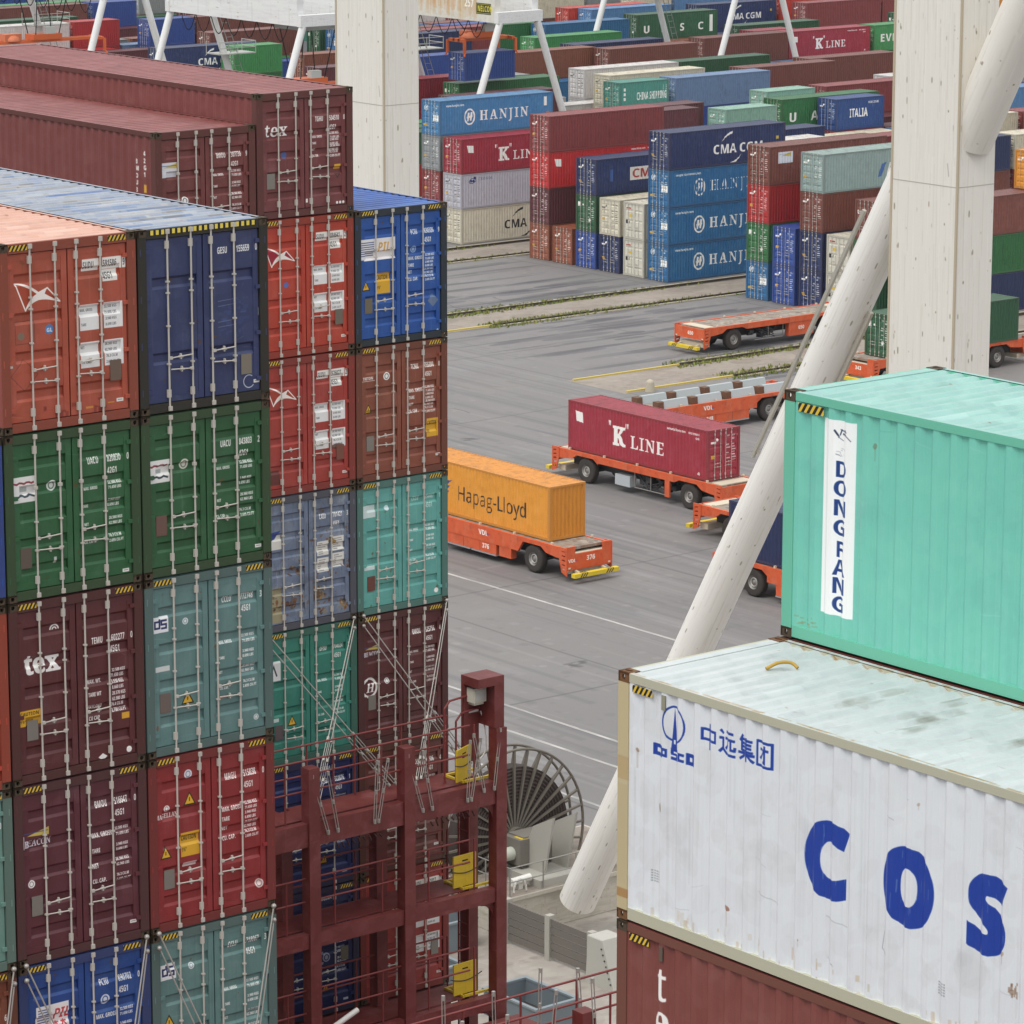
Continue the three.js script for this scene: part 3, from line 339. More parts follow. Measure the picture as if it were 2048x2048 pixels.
// near stack on the right: long sides to the camera
const NZ = 17.15 + L40;
{
  const df = painted(canvas(L40, HC, 150, (g, w, h) => {
    weather(g, w, h, '#72c4b1', { wear: 0.6, rust: 0.02, dirt: 0.35, streak: 0.7 });
    g.fillStyle = '#f4f5f3'; g.beginPath(); g.moveTo(0.62, 0.235); g.lineTo(1.14, 0.23); g.lineTo(1.135, 2.5); g.lineTo(0.61, 2.5); g.fill();
    g.strokeStyle = '#2b3550'; g.lineCap = 'round'; for (let i = 0; i < 9; i++) { g.lineWidth = rnd(0.006, 0.022); const x = 0.8 + rnd(0.2), y = 0.33 + rnd(0.14); g.beginPath(); g.moveTo(x, y); g.lineTo(x + rnd(-0.12, 0.1), y + rnd(-0.02, 0.07)); g.stroke(); } g.strokeStyle = 'rgba(80,86,100,.35)'; for (let i = 0; i < 8; i++) { g.lineWidth = 0.008; const x = 0.78 + rnd(0.2), y = 0.5 + rnd(0.14); g.beginPath(); g.moveTo(x, y); g.lineTo(x + rnd(0.12), y + rnd(0.04)); g.stroke(); }
    'DONG'.split('').forEach((c, i) => text(g, c, 0.915, 0.885 + i * 0.225, 0.185, { fill: '#1f3f7d', align: 'center', sx: 1.25 })); 'FANG'.split('').forEach((c, i) => text(g, c, 0.915, 1.815 + i * 0.213, 0.185, { fill: '#1f3f7d', align: 'center', sx: 1.25 }));
    for (let i = 0; i < 16; i++) { g.fillStyle = 'rgba(150,120,70,.3)'; g.fillRect(rnd(0.2, 0.5), h - 0.3 + rnd(0.12), rnd(0.02, 0.08), 0.02); }
  }), 0.42);
  const t = shipBox(-3.689, 37.74, NZ, { c: '#5fc0a6', farEndOnly: true, sideL: df, frame: mat('#67b79c', 0.5), roof: painted(roofTex('#86b3aa', { tones: ['#a3c8c0', '#77a69c', '#b7d6d0'], patch: 0.6, rust: 0.12 }), 0.4), hazard: [], label: 'mint-green container lettered DONG FANG down its near corner, highest on the right' });  // roof greyer than the side: sky sheen painted into its base and tones
  const h = obj('hazard_sticker', once('hazs', () => new THREE.PlaneGeometry(0.42, 0.1).rotateY(-Math.PI / 2)), hazardMat, t); h.position.set(-HW - 0.004, HC - 0.165, -L40 + 0.44);
  const cosco = painted(canvas(L40, HC, 150, (g, w, h) => {
    weather(g, w, h, '#dde1e4', { wear: 1, rust: 0.1, dirt: 0.7, streak: 1.6 });
    const blue = '#1f3f9a';
    // emblem: ring, tapering mast, stepped wordmark
    g.strokeStyle = blue; g.lineWidth = 0.022; g.beginPath(); g.ellipse(0.915, 0.44, 0.175, 0.2, 0, 0, 7); g.stroke();
    g.fillStyle = blue; g.beginPath(); g.moveTo(0.905, 0.25); g.lineTo(0.965, 0.78); g.lineTo(0.845, 0.78); g.fill();
    g.fillStyle = '#dde1e4'; g.fillRect(0.89, 0.62, 0.03, 0.05);
    g.fillStyle = blue; [[0.56, 0.17], [0.71, 0.1], [0.85, 0.13], [0.99, 0.1], [1.11, 0.14]].forEach(([x, ww], i) => { const y = 0.72 + (i % 2) * 0.02, hh = i % 2 ? 0.1 : 0.135; g.fillRect(x, y, ww, hh); g.fillStyle = '#dde1e4'; if (i === 2) { g.fillRect(x + 0.04, y + 0.035, ww, 0.02); g.fillRect(x - 0.01, y + 0.08, ww - 0.04, 0.02); } else g.fillRect(x + ww * 0.35, y + hh * 0.32, i === 4 || i === 1 ? ww * 0.3 : ww * 0.7, hh * 0.36); g.fillStyle = blue; });
    // four characters, drawn as strokes in a 10 by 10 box
    const ch = (x, y, s, lines) => { g.strokeStyle = blue; g.lineWidth = s * 0.105; g.lineCap = 'butt'; g.lineJoin = 'miter'; for (const l of lines) { g.beginPath(); l.forEach(([a, b], i) => g[i ? 'lineTo' : 'moveTo'](x + a * s / 10, y + b * s / 10)); g.stroke(); } };
    const cx = 1.35, cy = 0.31, s = 0.285;
    ch(cx, cy, s, [[[1, 2.4], [9, 2.4], [9, 6.4], [1, 6.4], [1, 1.9]], [[5, 0], [5, 10.4]]]);
    ch(cx + 0.295, cy, s, [[[3.8, 1], [9, 1]], [[3.2, 3.6], [9.6, 3.6]], [[5.4, 3.6], [5, 6.2], [3.4, 7.8]], [[7.4, 3.6], [7.4, 7.4], [9.4, 7.4], [9.6, 6]], [[0.8, 0.6], [2.2, 2]], [[0.4, 3.8], [2, 3.8], [2, 7.6], [0.4, 9.4]], [[2, 8], [4, 9.6], [9.8, 9.6]]]);
    ch(cx + 0.59, cy, s, [[[2.8, 0], [1.2, 2.6]], [[2.2, 1.6], [2.2, 6.4]], [[2.2, 1.7], [9, 1.7]], [[2.2, 3.2], [8.6, 3.2]], [[2.2, 4.6], [8.6, 4.6]], [[2.2, 6.1], [9.2, 6.1]], [[5.6, 0.6], [5.6, 10]], [[0.4, 7.2], [9.8, 7.2]], [[5, 7.2], [1, 9.8]], [[6, 7.2], [9.6, 9.8]]]);
    ch(cx + 0.88, cy, s, [[[0.7, 0.5], [9.3, 0.5], [9.3, 9.9], [0.7, 9.9], [0.7, 0.1]], [[2.4, 3.4], [8, 3.4]], [[5.8, 1.6], [5.8, 8.4], [4.6, 8]], [[5.6, 3.6], [2.4, 7.2]]]);
    // big worn letters
    [['C', 3.02], ['O', 4.2], ['S', 5.46], ['C', 6.62], ['O', 7.8]].forEach(([c, x]) => text(g, c, x, 1.76, 0.76, { fill: blue, sx: 0.98, thick: 9 }));
    for (let i = 0; i < 120; i++) { g.strokeStyle = 'rgba(215,220,224,.35)'; g.lineWidth = rnd(0.003, 0.01); const x = rnd(3, 8.6), y = rnd(1, 1.6); g.beginPath(); g.moveTo(x, y); g.lineTo(x + rnd(-0.01, 0.01), y + rnd(0.03, 0.2)); g.stroke(); }
    g.fillStyle = 'rgba(70,72,74,.5)'; for (let i = 0; i < 5; i++) for (let k = 0; k < 4; k++) { g.fillRect(0.55 + k * 0.035, 2.2 + i * 0.03, 0.022, 0.016); g.fillRect(5.05 + k * 0.035, 2.28 + i * 0.03, 0.022, 0.016); }
    for (let i = 0; i < 90; i++) { g.fillStyle = `rgba(${150 + rnd(30) | 0},${118 + rnd(20) | 0},70,${rnd(0.08, 0.3)})`; const x = rnd(w); g.fillRect(x, h - 0.17 - rnd(0.22), rnd(0.01, 0.05), rnd(0.03, 0.2)); }
    g.strokeStyle = 'rgba(90,94,98,.5)'; g.lineWidth = 0.01; g.beginPath(); g.moveTo(4.25, 1.95); g.lineTo(4.22, 2.15); g.lineTo(4.3, 2.2); g.stroke(); g.fillStyle = '#dadedf'; g.fillRect(4.25, 1.98, 0.08, 0.18);
    for (let i = 0; i < 10; i++) { g.fillStyle = 'rgba(110,70,40,.5)'; g.fillRect(6.05 + rnd(0.1), 1.95 + rnd(0.2), 0.02, rnd(0.02, 0.1)); }
  }), 0.45);
  const postC = painted(canvas(2, 2, 128, (g, w, h) => { g.fillStyle = '#b9ab86'; g.fillRect(0, 0, w, h); for (let i = 0; i < 260; i++) { g.fillStyle = ['#7c4a24', '#9a6a36', '#cfc5a4', '#8d5a30', '#c9b88c'][Math.floor(rnd(5))]; g.globalAlpha = rnd(0.15, 0.7); g.beginPath(); g.ellipse(rnd(w), rnd(h), rnd(0.01, 0.09), rnd(0.03, 0.3), rnd(-0.2, 0.2), 0, 7); g.fill(); } g.globalAlpha = 1; }), 0.75);
  const tc = shipBox(-6.164, 34.85 - GAP, NZ, { c: '#c3c8c9', farEndOnly: true, sideL: cosco, frame: mat('#b4b39c', 0.6), hazard: [], label: 'white container with big blue COSCO letters and Chinese characters, lower right',
    roof: painted(roofTex('#bcc1c1', { tones: ['#cfd3d3', '#a9b0b1', '#b6bcbd'], patch: 0.5, rust: 0.25 }, (g, w, h) => { for (let i = 0; i < 16; i++) { const x = 12.19 - rnd(2, 8.5), y = rnd(0.1, 1.6), r = rnd(0.08, 0.26); for (let k = 0; k < 14; k++) { g.fillStyle = `rgba(90,86,72,${rnd(0.03, 0.1)})`; g.beginPath(); g.ellipse(x + rnd(-r, r), y + rnd(-r, r), rnd(0.02, 0.08), rnd(0.05, 0.2), 0, 0, 7); g.fill(); } } for (let i = 0; i < 130; i++) { g.fillStyle = `rgba(140,100,50,${rnd(0.1, 0.5)})`; g.fillRect(rnd(w), rnd(0.01, 0.09), rnd(0.03, 0.2), 0.04); g.fillRect(rnd(w), h - 0.1 + rnd(0.05), rnd(0.03, 0.3), 0.04); } }), 0.42) });
  tc.children.filter((c) => c.name === 'corner_casting').forEach((c) => { c.material = mat('#6e4a2a', 0.8); });
  obj('corner_post', once('cpost', () => { const g = merge([bx(-HW - 0.003, -HW + 0.12, 0.118, HC - 0.118, -L40 - 0.003, -L40 + 0.173)]), p = g.attributes.position, u = g.attributes.uv; for (let i = 0; i < p.count; i++) u.setXY(i, (p.getX(i) + p.getZ(i)) * 0.5, p.getY(i) * 0.5); return g; }), postC, tc).userData.label = 'cream corner post streaked with rust';
  const h2 = obj('hazard_sticker', once('hazs2', () => new THREE.PlaneGeometry(0.34, 0.085).rotateY(-Math.PI / 2)), hazardMat, tc); h2.position.set(-HW - 0.004, HC - 0.16, -L40 + 0.41);
  obj('vent', once('vent', () => bx(-HW - 0.012, -HW, HC - 0.3, HC - 0.13, -L40 + 0.74, -L40 + 0.8)), mat('#8f8d78', 0.6), tc);
  obj('lifting_strap', once('strap', () => new THREE.TubeGeometry(new THREE.CatmullRomCurve3([V(0.1, HC + 0.005, -L40 + 1.0), V(0.25, HC + 0.06, -L40 + 1.05), V(0.38, HC + 0.05, -L40 + 1.12), V(0.4, HC + 0.005, -L40 + 1.2)]), 16, 0.02, 6)), mat('#b58f35', 0.7), tc).userData.label = 'short yellow strap end lying on the roof';
  const bt = painted(sideTex('#7e453e', 120, (g) => { 'tex'.split('').forEach((c, i) => text(g, c, 0.745, 0.78 + i * 0.44, c === 't' ? 0.4 : 0.4, { family: 'serif', align: 'center', sx: 0.8 })); }), 0.5);
  const tb = shipBox(-6.164, 31.91, NZ, { c: '#7e453e', farEndOnly: true, sideL: bt, frame: mat('#6e4336', 0.65), hazard: [], label: 'red-brown container lettered TEX down its corner, under the white COSCO container' });
  const h3 = obj('hazard_sticker', once('hazs2'), hazardMat, tb); h3.position.set(-HW - 0.004, HC - 0.15, -L40 + 0.39);
  obj('vent', once('vent'), mat('#5f5248', 0.6), tb);
  for (const [x, y0, list] of [[-6.164, 31.91 - RS, ['#24488a', '#2c5f38', '#7c4430', '#5b2a2c']], [-3.689, 37.74 - RS, ['#70382f', '#5b2a2c', '#24488a', '#2c5f38', '#70382f', '#618581']]]) list.forEach((c, i) => { const t2 = thing('shipping_container', 'plain container buried in the near deck stack, under the big lettered boxes', 'container', [x, y0 - i * RS - HC, NZ], 0, 'buried near deck containers'); buildContainer(t2, { far: true, frame: frameOf(c), side: mat(c, 0.5), roof: mat(c, 0.5), door: mat(c, 0.5) }); });
}
// ship under the stacks
const hullMat = mat('#23303c', 0.6), hatchMat = mat('#6b2f2a', 0.7);
{
  const s = thing('container_ship', 'container ship hull and hatch covers under the deck stacks', 'ship');
  obj('hull', bx(-32, 15.0, -2.6, 15.4, -95, 70), hullMat, s);
  for (const z of [-26.9, -12.25, 2.45, 17.1]) obj('hatch_cover', bx(-30, 15.04, 15.41, HATCH - 0.005, z - 0.0, z + 12.3), hatchMat, s);
}
// ---------------------------------------------------------------- lashing bridges
const bridgeTex = canvas(4, 4, 96, (g, w, h) => weather(g, w, h, '#6b2a27', { wear: 1.6, rust: 1.4, dirt: 1.2 })); bridgeTex.wrapS = bridgeTex.wrapT = THREE.RepeatWrapping;
const bridgeMat = new THREE.MeshStandardMaterial({ map: bridgeTex, roughness: 0.55 });
const uvBox = (g, k = 0.25) => { const p = g.attributes.position, n = g.attributes.normal, u = g.attributes.uv; for (let i = 0; i < p.count; i++) { const ax = Math.abs(n.getX(i)), ay = Math.abs(n.getY(i)); u.setXY(i, (ax > 0.6 ? p.getZ(i) : p.getX(i)) * k, (ay > 0.6 ? p.getZ(i) : p.getY(i)) * k); } return g; };
const redBox = (...a) => uvBox(bx(...a));
const yellowMat = painted(canvas(1, 1, 128, (g, w, h) => weather(g, w, h, '#d8b820', { wear: 2, rust: 0.5, dirt: 1 })), 0.5);
const steel = mat('#9b9892', 0.4, {}, 0.5), lashMat = mat('#a9a59e', 0.42, {}, 0.4), darkSteel = mat('#4b4742', 0.6, {}, 0.3), railRed = mat('#7a3431', 0.55), whiteP = mat('#dcdad3', 0.5);
const PX = (k) => 14.68 - 2.475 * k;
const LV = [22.65, 20.26, 17.82];
function lashingBridge(zf, zb, n, label, full) {
  const t = thing('lashing_bridge', label, 'lashing bridge'), x0 = PX(n) - 0.2, x1 = 14.84;
  for (let k = 0; k <= n; k++) for (const z of [zf, zb]) obj('post', redBox(PX(k) - 0.135, PX(k) + 0.145, 15.41, z === zf ? 23.8 : 22.5, z - 0.14, z + 0.14), bridgeMat, t);
  LV.forEach((y, i) => {
    for (const z of [zf, zb]) for (let k = 0; k < n; k++) obj('beam', redBox(PX(k + 1) + 0.147, PX(k) - 0.137, y - (i ? 0.34 : 0.52), y - 0.02, z - 0.1, z + 0.1), bridgeMat, t);
    const d = obj('walkway', redBox(x0, x1 - 0.95, y - 0.018, y + 0.004, zb + 0.142, zf - 0.142), bridgeMat, t); d.userData.label = 'rust red grating walkway';
    obj('hatch_frame', [bx(x1 - 0.94, x1 - 0.2, y, y + 0.05, zf - 0.22, zf - 0.16), bx(x1 - 0.94, x1 - 0.2, y, y + 0.05, zb + 0.16, zb + 0.22), bx(x1 - 0.98, x1 - 0.93, y, y + 0.05, zb + 0.16, zf - 0.16)], yellowMat, t);
    for (const z of [zf - 0.03, zb + 0.03]) {
      const hr = [], top = i ? 1.15 : 1.3;
      for (const h of [0.65, top]) hr.push(rod(V(x0, y + h, z), V(x1 - 0.9, y + h, z), 0.021, 6));
      for (let k = 0; k <= n; k++) for (const o of [0.62, 1.86]) if (PX(k) - o > x0) hr.push(rod(V(PX(k) - o, y, z), V(PX(k) - o, y + top, z), 0.021, 6));
      obj('handrail', hr, railRed, t);
    }
  });
  // arched gussets under the outer bay beams
  for (const y of LV) { const s = new THREE.Shape(); s.moveTo(0, 0); s.lineTo(0.34, 0); s.lineTo(0.34, -0.4); s.quadraticCurveTo(0.3, -0.06, 0, -0.04); obj('gusset', uvBox(merge([extr(s, 0.06).translate(PX(0) - 0.137 - 0.342, y - (y > 22 ? 0.525 : 0.345), zf - 0.03)]).clone()), bridgeMat, t); }
  return t;
}
const lbA = lashingBridge(-12.5, -13.5, 4, 'dark red steel lashing bridge with yellow hatch gates beside the rear stacks');
{
  const t = lbA; // raised end tower with floodlight, gates, ladder
  obj('end_tower', [redBox(14.08, 14.2, 23.0, 24.75, -13.0, -12.9), redBox(14.52, 14.78, 23.81, 24.75, -13.0, -12.4), redBox(14.08, 14.78, 24.752, 24.95, -13.0, -12.4), redBox(14.2, 14.52, 23.0, 24.75, -13.0, -12.94)], bridgeMat, t);
  const f = obj('floodlight', [bx(14.16, 14.5, 24.36, 24.68, -12.935, -12.66), bx(14.2, 14.46, 24.3, 24.36, -12.9, -12.7)], mat('#c9c8b8', 0.5), t);
  obj('lens', bx(14.2, 14.46, 24.4, 24.64, -12.66, -12.645), mat('#b6b9b2', 0.15), f);
  obj('guard_hoop', [[13.55, 24.45], [13.86, 24.12]].flatMap(([x, y]) => [rod(V(x, 22.66, -12.9), V(x, y - 0.15, -12.9), 0.024, 7), rod(V(x, y - 0.15, -12.9), V(x + 0.14, y, -12.9), 0.024, 7), rod(V(x + 0.14, y, -12.9), V(14.5, y + 0.06, -12.9), 0.024, 7)]), railRed, t);
  const rope = [V(14.5, 24.1, -12.86), V(14.56, 23.9, -12.84), V(14.6, 23.5, -12.8), V(14.58, 23.2, -12.8), V(14.4, 23.02, -12.8)]; obj('white_cable', new THREE.TubeGeometry(new THREE.CatmullRomCurve3(rope), 24, 0.016, 6), whiteP, t);
  obj('notice', bx(14.24, 14.5, 24.08, 24.13, -12.938, -12.93), whiteP, t);
  LV.forEach((y, i) => {
    const g = obj('hatch_gate', uvBox(bx(-0.31, 0.33, 0.02, 0.72, -0.02, 0.02), 1), yellowMat, t); g.position.set(13.96 + (i ? 0.02 : 0), y + 0.03, -12.78); g.rotation.y = i ? 0.05 : 0.42;
    obj('grip_slot', [bx(-0.07, 0.09, 0.5, 0.53, 0.0205, 0.024), bx(-0.07, 0.09, 0.58, 0.61, 0.0205, 0.024)], gasket, g);
    const ch = []; for (let k = 0; k < 12; k++) { const a = k / 12, b = (k + 1) / 12, q = (s) => V(-0.42 + s * 0.9, 0.42 - 0.1 * Math.sin(s * 3.14), 0.035); ch.push(rod(q(a), q(b), 0.012, 5)); } obj('chain', ch, darkSteel, g);
  });
  const lad = []; for (const z of [-13.0, -13.35]) lad.push(rod(V(14.28, 15.5, z), V(14.28, 22.6, z), 0.022, 6)); for (let y = 15.7; y < 22.5; y += 0.3) lad.push(rod(V(14.28, y, -13.0), V(14.28, y, -13.35), 0.014, 5)); obj('ladder', lad, railRed, t);
  for (const k of [1, 2]) { const c = []; for (let i = 0; i < 9; i++) { const x = PX(k) + 0.55 + i * 0.14; c.push(rod(V(x, 22.13 - rnd(0.05), -12.36), V(x + 0.05, 22.02 - rnd(0.06), -12.34), 0.02, 5)); } obj('twistlock_hook', c, mat('#3c1d18', 0.8), t); }
}
const lbB = lashingBridge(2.15, 1.2, 6, 'dark red lashing bridge in the foreground with upright turnbuckles, bottom edge');
// lashing rods: a long rod with a turnbuckle at its lower end
function lashing(a, b, label, group) {
  const t = thing('lashing_rod', label, 'lashing rod', [0, 0, 0], 0, group), d = b.clone().sub(a), m = a.clone().addScaledVector(d, 0.66), e = d.clone().normalize(), s = e.clone().cross(V(0, 0, 1)).normalize().multiplyScalar(0.028);
  obj('rod', [rod(a, m, 0.0135, 6), new THREE.SphereGeometry(0.045, 7, 5).translate(a.x, a.y, a.z)], lashMat, t);
  obj('turnbuckle', [rod(m.clone().add(s), b.clone().add(s), 0.011, 5), rod(m.clone().sub(s), b.clone().sub(s), 0.011, 5), ...[0, 0.33, 0.66, 1].map((k) => { const q = m.clone().lerp(b, k); return rod(q.clone().addScaledVector(e, -0.035), q.clone().addScaledVector(e, 0.035), 0.038, 6); })], lashMat, t);
}
{
  const z0 = BZ + 0.07, z1 = -13.3, y0 = R0 - 3 * RS + 0.05, lo = 22.75;
  const gq = 'crossed lashing rods on the rear stacks';
  for (const o of [0, 1]) {
    const dy = o * 0.22;
    lashing(V(xC + 1.1, y0 - dy, z0), V(xC - 0.95 + o * 0.12, lo, z1), 'lashing rod slanting down to the left across the teal-green container', gq);
    lashing(V(xC - 1.12, y0 - 0.05 - dy, z0), V(xC + 1.18 - o * 0.18, lo, z1), 'lashing rod slanting down to the right across the teal-green container', gq);
    lashing(V(xD - 1.12, y0 - dy, z0), V(xD + 0.75 - o * 0.2, lo + 0.1, z1), 'lashing rod slanting down to the right across the dark brown container', gq);
    lashing(V(xD + 1.13, y0 - dy, z0), V(xD - 0.72 + o * 0.12, lo, z1), 'lashing rod slanting down to the left across the dark brown container', gq);
  }
  const f = 'crossed lashing rods on the front stack';
  for (const o of [0, 1]) {
    const dy = o * 0.24, z = 0.07, ze = 1.15, yl = LV[0] + 0.1 - 2.3;
    lashing(V(xB + 1.12, T5 + 0.05 - dy, z), V(xB - 0.7 + o * 0.14, yl + 0.6, ze), 'lashing rod slanting down to the left across the lower grey-teal container', f);
    lashing(V(xB - 1.12, T5 + 0.05 - dy, z), V(xB + 0.7 - o * 0.16, yl + 0.6, ze), 'lashing rod slanting down to the right across the lower grey-teal container', f);
    lashing(V(xA + 1.12, T5 + 0.05 - dy, z), V(xA - 0.6 + o * 0.14, yl + 0.6, ze), 'lashing rod slanting down to the left across the blue PIL container', f);
    lashing(V(xA - 1.12, T5 + 0.05 - dy, z), V(xA + 0.7 - o * 0.16, yl + 0.6, ze), 'lashing rod slanting down to the right across the blue PIL container', f);
    lashing(V(xS + 1.13, T5 + 0.05 - dy, z), V(xS - 0.5 + o * 0.1, yl + 0.4, ze), 'lashing rod at the lower left border', f);
  }
  // spare turnbuckles standing along the walkways
  const spare = (x, y, z, lean, lz, label, group) => {
    const t = thing('turnbuckle', label, 'turnbuckle', [x, y, z], 0, group), s = V(0.03, 0, 0), e = V(lean, 1.25, lz), g = [];
    for (const k of [-1, 1]) g.push(rod(s.clone().multiplyScalar(k), e.clone().addScaledVector(s, k), 0.0105, 5));
    obj('side_bar', g, lashMat, t);
    for (const k of [0.0, 0.5, 1]) { const q = e.clone().multiplyScalar(k); obj('end_fitting', rod(q.clone().add(V(0, -0.035, 0)), q.clone().add(V(0, 0.05, 0)), 0.034, 6), lashMat, t); }
  };
  for (const [dx, l] of [[-2.15, -0.34], [-1.9, -0.2], [-0.85, 0.3], [-0.95, 0.12]]) for (const k of [0, 1]) spare(PX(k) + dx, LV[0] - 0.28, -12.33, l, -0.06, 'spare turnbuckle leaning on the upper walkway rail of the rear lashing bridge', 'turnbuckles on the rear lashing bridge');
  for (const [dx, l] of [[-0.5, -0.24], [-0.22, 0.2]]) spare(PX(0) + dx, LV[0] - 0.15, -12.33, l, -0.05, 'spare turnbuckle leaning by the top yellow hatch gate', 'turnbuckles by the top gate');
  for (let i = 0; i < 11; i++) spare(1.9 + i * 0.52 + rnd(-0.12, 0.12), LV[0] + 0.35 + rnd(-0.15, 0.15), i % 2 ? 1.32 : 2.3, rnd(-0.16, 0.2), 0, 'spare turnbuckle standing on the foreground lashing bridge', 'turnbuckles on the foreground lashing bridge');
  tag(obj('tube_lamp', [rod(V(10.12, 18.12, -12.3), V(10.75, 18.36, -12.3), 0.06, 8)], whiteP), 'white tube lamp lying against the lower walkway of the lashing bridge', 'lamp');
}
// ---------------------------------------------------------------- quay, water, yard ground
const asphaltTex = canvas(100, 155, 13.2, (g, w, h) => { // x: world x 57..157, y: world z -215..-60
  g.fillStyle = '#777472'; g.fillRect(0, 0, w, h);
  const blot = (n, r0, r1, c, a, ex = 1) => { for (let i = 0; i < n; i++) { g.fillStyle = c(); g.globalAlpha = rnd(a); g.beginPath(); g.ellipse(rnd(w), rnd(h), rnd(r0, r1) * ex, rnd(r0, r1), 0, 0, 7); g.fill(); } g.globalAlpha = 1; };
  blot(900, 0.6, 4, () => (rnd() < 0.5 ? '#6c6a69' : '#8b8886'), 0.12);
  blot(14000, 0.04, 0.3, () => (rnd() < 0.55 ? '#5f5d5c' : '#989592'), 0.3);
  // tyre tracks along the transport lanes (z) and into the stack ends (x)
  for (let i = 0; i < 900; i++) { const x = rnd(8, 72), y = rnd(h), l = rnd(4, 26); g.fillStyle = rnd() < 0.62 ? '#5b595a' : '#93908e'; g.globalAlpha = rnd(0.08, 0.32); g.fillRect(x, y, rnd(0.1, 0.55), l); }
  for (const lane of [28.6, 31.2, 46.4, 49, 38, 40.6, 57, 59.6]) for (let i = 0; i < 70; i++) { g.fillStyle = '#565455'; g.globalAlpha = rnd(0.03, 0.12); g.fillRect(lane + rnd(-0.5, 0.5), rnd(20, h), rnd(0.15, 0.5), rnd(4, 18)); }
  for (let b = 0; b < 3; b++) for (let r = 0; r < 7; r++) { const zc = -143.5 - 25.9 * b - 2.91 * r - 1.2 + 215; for (let i = 0; i < 26; i++) { g.fillStyle = rnd() < 0.8 ? '#454446' : '#8d8b8a'; g.globalAlpha = rnd(0.08, 0.34); const l = rnd(2, 11); g.beginPath(); g.ellipse(rnd(72, 97), zc + rnd(-0.5, 0.5), l / 2, rnd(0.12, 0.45), 0, 0, 7); g.fill(); } }
  for (const [zc, n] of [[76, 46], [58, 34], [45, 40]]) for (let i = 0; i < n; i++) { g.fillStyle = '#403f43'; g.globalAlpha = rnd(0.2, 0.55); g.beginPath(); g.ellipse(rnd(78, 96), zc + rnd(-5, 5), rnd(0.8, 3.4), rnd(0.2, 0.6), 0.03, 0, 7); g.fill(); }
  g.globalAlpha = 1;
  // slab joints and tar repairs
  g.strokeStyle = 'rgba(62,60,60,.5)'; g.lineWidth = 0.1; for (let x = 6; x < w; x += 15.5) { g.beginPath(); g.moveTo(x, 0); for (let y = 0; y <= h; y += 3) g.lineTo(x + Math.sin(y * 0.21 + x) * 0.12, y); g.stroke(); }
  for (let y = 8; y < h; y += 18) { g.beginPath(); g.moveTo(0, y); for (let x = 0; x <= w; x += 3) g.lineTo(x, y + Math.sin(x * 0.3 + y) * 0.12); g.stroke(); }
  for (let i = 0; i < 26; i++) { g.strokeStyle = 'rgba(52,50,50,.5)'; g.lineWidth = rnd(0.04, 0.12); let x = rnd(w), y = rnd(h), a = rnd(6.3); g.beginPath(); g.moveTo(x, y); for (let k = 0; k < 14; k++) { a += rnd(-0.5, 0.5); x += Math.cos(a) * 0.5; y += Math.sin(a) * 0.9; g.lineTo(x, y); } g.stroke(); }
  for (let i = 0; i < 40; i++) { g.fillStyle = 'rgba(160,157,153,.5)'; g.globalAlpha = rnd(0.2, 0.6); g.fillRect(rnd(w), rnd(h), rnd(0.3, 2.5), rnd(0.08, 0.3)); } g.globalAlpha = 1;
  for (let i = 0; i < 9; i++) { g.fillStyle = '#4a4846'; g.globalAlpha = 0.5; const x = rnd(8, 60), y = rnd(60, h); for (let k = 0; k < 12; k++) { g.beginPath(); g.ellipse(x + rnd(-0.5, 0.5), y + rnd(-0.4, 0.4), rnd(0.08, 0.35), rnd(0.06, 0.2), 0, 0, 7); g.fill(); } } g.globalAlpha = 1;
});
const tileTex = (base, dark, light) => { const t = canvas(24, 24, 40, (g, w, h) => { g.fillStyle = base; g.fillRect(0, 0, w, h); for (let i = 0; i < 6000; i++) { g.fillStyle = rnd() < 0.55 ? dark : light; g.globalAlpha = rnd(0.22); const r = rnd(0.03, rnd() < 0.05 ? 2 : 0.35), x = rnd(w), y = rnd(h); for (const dx of [-w, 0, w]) for (const dy of [-h, 0, h]) if (x + dx > -3 && x + dx < w + 3 && y + dy > -3 && y + dy < h + 3) { g.beginPath(); g.ellipse(x + dx, y + dy, r, r * 0.7, 0, 0, 7); g.fill(); } } g.globalAlpha = 1; }); t.wrapS = t.wrapT = THREE.RepeatWrapping; return t; };
const quayTex = tileTex('#9a938a', '#6f675e', '#b4ada3'), yardTex = tileTex('#6d6a67', '#4f4c4a', '#858280');
const sheet = (x0, x1, z0, z1, y, k) => { const g = new THREE.PlaneGeometry(x1 - x0, z1 - z0).rotateX(-Math.PI / 2).translate((x0 + x1) / 2, y, (z0 + z1) / 2), p = g.attributes.position, u = g.attributes.uv; if (k) for (let i = 0; i < p.count; i++) u.setXY(i, p.getX(i) / k, p.getZ(i) / k); return g; };
struct('ground', sheet(20, 2400, -2400, 1200, 0, 24), new THREE.MeshStandardMaterial({ map: yardTex, roughness: 0.85 }));
struct('quay_wall', bx(19.4, 20, -3.5, 0.0, -2000, 1200), mat('#8a847b', 0.85));
struct('water', sheet(-1500, 19.4, -2000, 1200, -3), new THREE.MeshPhysicalMaterial({ color: col('#3a4a4c'), roughness: 0.2 }));
struct('quay_pavement', sheet(20.2, 61.5, -300, 60, 0.004, 24), new THREE.MeshStandardMaterial({ map: quayTex, roughness: 0.85 }));
struct('transport_road', sheet(57, 157, -215, -60, 0.008), new THREE.MeshStandardMaterial({ map: asphaltTex, roughness: 0.78 }));
